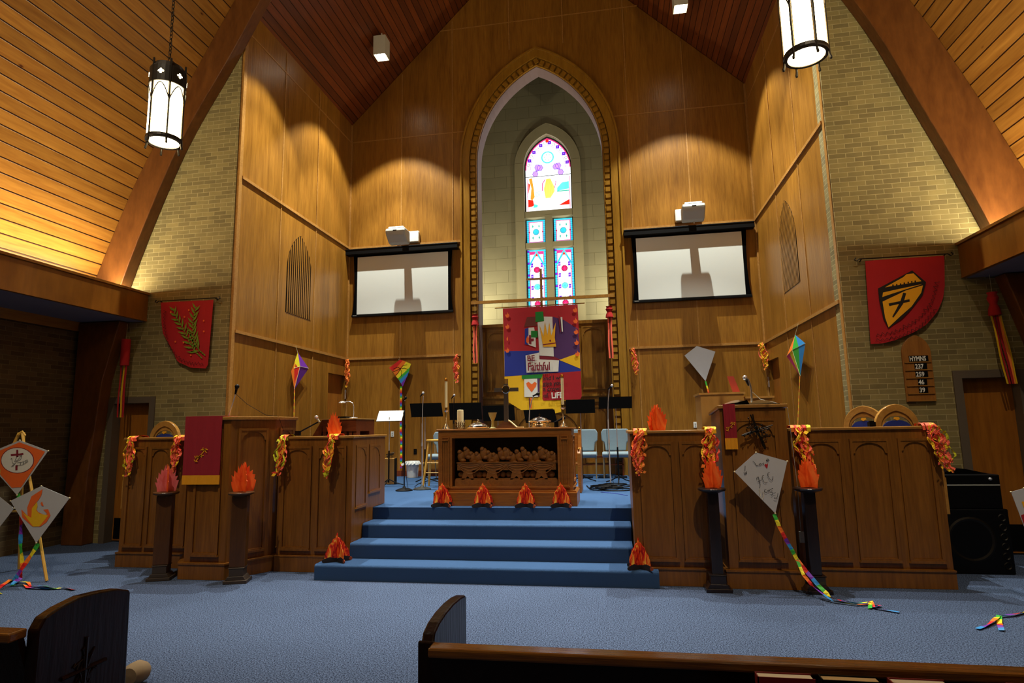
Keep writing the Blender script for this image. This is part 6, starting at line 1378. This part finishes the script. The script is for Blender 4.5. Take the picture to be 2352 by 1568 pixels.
# wall plates and small devices
def plate(label,x,y,z,w=.07,h=.115,mat=M_WHITE,T=None):
    t=thing('wall_plate',label,'wall plate',(x,y,z)); MB().box(x-w/2,x+w/2,y,y+.008,z,z+h).build('plate',mat,t,bevel=.002)
    m=MB(); m.box(x-w*.2,x+w*.2,y-.004,y,z+h*.2,z+h*.42); m.box(x-w*.2,x+w*.2,y-.004,y,z+h*.58,z+h*.8); m.build('socket',M_GREYP if mat is not M_BLACK else M_IRON,t); return t
plate('white switch plate on the back wall left, above the wooden box',-4.78,12.59,1.50); plate('dark outlet plate on the back wall above the waste basket',-4.26,12.59,1.12,mat=M_BLACK)
plate('white outlet plate on the back wall seen above the right stair rail',1.60,12.59,1.58); plate('silver outlet plate low between the lectern and the right pedestal',1.85,6.765,.43,.06,.11,M_GREYP)
m=MB(); m.box(2.63,2.69,6.86,6.92,1.592,1.64); m.box(2.64,2.68,6.87,6.91,1.64,1.652); solo('black_gadget',m,M_BLACK,'tiny black box on the right rail cap before the clergy chairs','device')
# ---------------------------------------------------------------- loudspeakers at right
t=thing('bass_cabinet','large black bass speaker cabinet with a row of round ports, on the floor at right','speaker',(3.85,7.7,0))
m=MB(); m.box(3.50,4.15,7.46,8.1,.003,.68); m.build('cabinet',M_BLACK,t,bevel=.01)
m=MB(); m.lathe([(.20,0),(.22,.008),(.24,.0)],0,0,0,28,cap=False); m.v=[(3.76+a,7.46-c,.36+b) for a,b,c in m.v]; m.build('cone_ring',M_IRON,t)
for k in range(6):
    m=MB(); m.lathe([(.026,.0),(.034,.008),(.040,.0)],0,0,0,14,cap=False); m.v=[(4.08+a,7.46-c,.09+.10*k+b) for a,b,c in m.v]; m.build('port_ring',M_IRON,t)
t=thing('speaker_top','smaller black equipment case resting on the bass cabinet','speaker',(3.85,7.7,.68))
m=MB(); m.box(3.56,4.12,7.48,8.1,.682,1.045); m.build('cabinet',M_BLACK,t,bevel=.01); m=MB(); m.box(3.57,4.11,7.472,7.48,.93,.94); m.build('trim_strip',M_GREYP,t); m=MB(); m.ball((4.02,7.47,1.0),.018,5); m.build('knob',M_CHROME,t)
m=MB(); m.prism([(3.6,1.047),(4.08,1.047),(3.85,1.10),(3.72,1.10)],0,-.3,0,Fr(0,7.6)); solo('black_cloth_bundle',m,M_BLACKF,'folded black cloth on top of the speaker stack','cloth')
# ---------------------------------------------------------------- pews
def pew_end(t,x0,x1,prof,carve=None):
    m=MB(); m.prism(prof,x0,x1,0,mode='yz'); m.build('end_panel',M_PEW,t,bevel=.008)
pf=[(2.34,.003),(2.34,.845),(2.36,.875),(2.42,.893),(2.52,.903),(2.64,.905),(2.76,.897),(2.84,.885),(2.86,.875),(2.86,.50),(2.93,.46),(2.93,.003)]
t=thing('pew','dark wooden pew crossing the foreground at right, hymnals in its rack','pew',(.8,2.5,0))
pew_end(t,-.765,-.715,pf)
m=MB(); m.box(-.775,-.705,2.33,2.345,.003,.85); m.build('end_edge',M_PEW,t,bevel=.006)
m=MB(); m.box(-.715,3.4,2.262,2.335,.815,.850); m.build('cap',M_PEWTOP,t,bevel=.008)
m=MB(); m.prism([(2.30,.815),(2.33,.815),(2.45,.44),(2.42,.44)],-.715,3.4,0,mode='yz'); m.build('backrest',M_PEW,t)
m=MB(); m.box(-.715,3.4,2.42,2.88,.41,.44); m.build('seat',M_PEWTOP,t)
m=MB(); m.box(.3,3.4,2.14,2.15,.63,.76); m.box(.3,3.4,2.14,2.32,.63,.642); m.build('book_rack',M_PEW,t)
t=thing('pew','dark wooden pew at lower left with a carved cross on its end','pew',(-3.4,2.5,0))
pf2=[(2.34,.003),(2.34,.825),(2.37,.872),(2.44,.895),(2.55,.912),(2.66,.905),(2.76,.892),(2.83,.868),(2.84,.855),(2.85,.40),(2.88,.003)]
pew_end(t,-2.53,-2.472,pf2)
m=MB(); m.box(-5.2,-2.53,2.262,2.345,.795,.835); m.build('cap',M_PEWTOP,t,bevel=.008)
m=MB(); m.prism([(2.30,.80),(2.33,.80),(2.45,.44),(2.42,.44)],-5.2,-2.53,0,mode='yz'); m.build('backrest',M_PEW,t); m=MB(); m.box(-5.2,-2.53,2.42,2.84,.41,.44); m.build('seat',M_PEWTOP,t)
m=MB(); random.seed(9); TP=Fr(-2.472,2.34,0,pi/2)
for a,b,w in (((.25,.34),(.25,.72),.009),((.13,.58),(.37,.58),.009)): m.tube([TP(a[0],.003,a[1]),TP(b[0],.003,b[1])],w,6)
for i in range(20):
    a=i*.9; r=.03+.004*i; c0_=(.25+r*.7*cos(a),.56+r*1.2*sin(a)); m.tube([TP(.25,.002,.56+.01*(i-10)),TP(c0_[0],.005,c0_[1]),TP(c0_[0]+.012,.002,c0_[1]+.014)],.0035,5)
m.build('carved_cross',M_PEW,t)
m=MB(); m.lathe([(0,-.07),(.05,-.065),(.07,-.03),(.07,.03),(.05,.065),(0,.07)],0,0,0,16); m.v=[(-3.22+a*1.1+.0,3.80+c,.075+b) for a,b,c in m.v]; solo('tan_cushion',m,plain('tan_fabric','8A7658',.9),'small tan rolled cushion on the carpet beside the left pew end','cushion',smooth=True)
def hymnal(label,x0,x1,cover,page=M_PAPER):
    t=thing('hymnal',label,'book',((x0+x1)/2,2.19,.65),0,'books in the pew rack'); y0,y1,z=2.165,2.210,.842
    MB().box(x0+.004,x1-.004,y0+.004,y1-.004,.66,z-.004).build('pages',page,t)
    m=MB(); m.box(x0,x1,y0,y0+.003,.65,z); m.box(x0,x1,y1-.003,y1,.65,z); m.box(x0,x0+.004,y0,y1,.65,z); m.build('cover',cover,t); return t
hymnal('red hymnal with white page edges, leftmost in the pew rack',.42,.595,M_COVER); hymnal('black book with cream page edges in the pew rack',.615,.79,M_BLACK,plain('cream_pages','C8B080',.8))
hymnal('red hymnal right of the black book in the pew rack',.82,.985,M_COVER); hymnal('red hymnal at the right edge of the picture in the pew rack',1.155,1.32,M_COVER)
t=thing('easel','light wooden easel behind the kite at the right edge of the picture','easel',(4.15,6.45,0))
for P in (((4.14,6.42,1.70),(3.76,6.22,.01)),((4.18,6.42,1.70),(4.62,6.22,.01)),((4.16,6.46,1.70),(4.2,6.95,.01))):
    m=MB(); m.tube(P,.016,6); m.build('leg',M_PINE,t)
m=MB(); m.tube([(3.72,6.325,.86),(4.5,6.325,.86)],.013,6); m.build('crossbar',M_PINE,t)
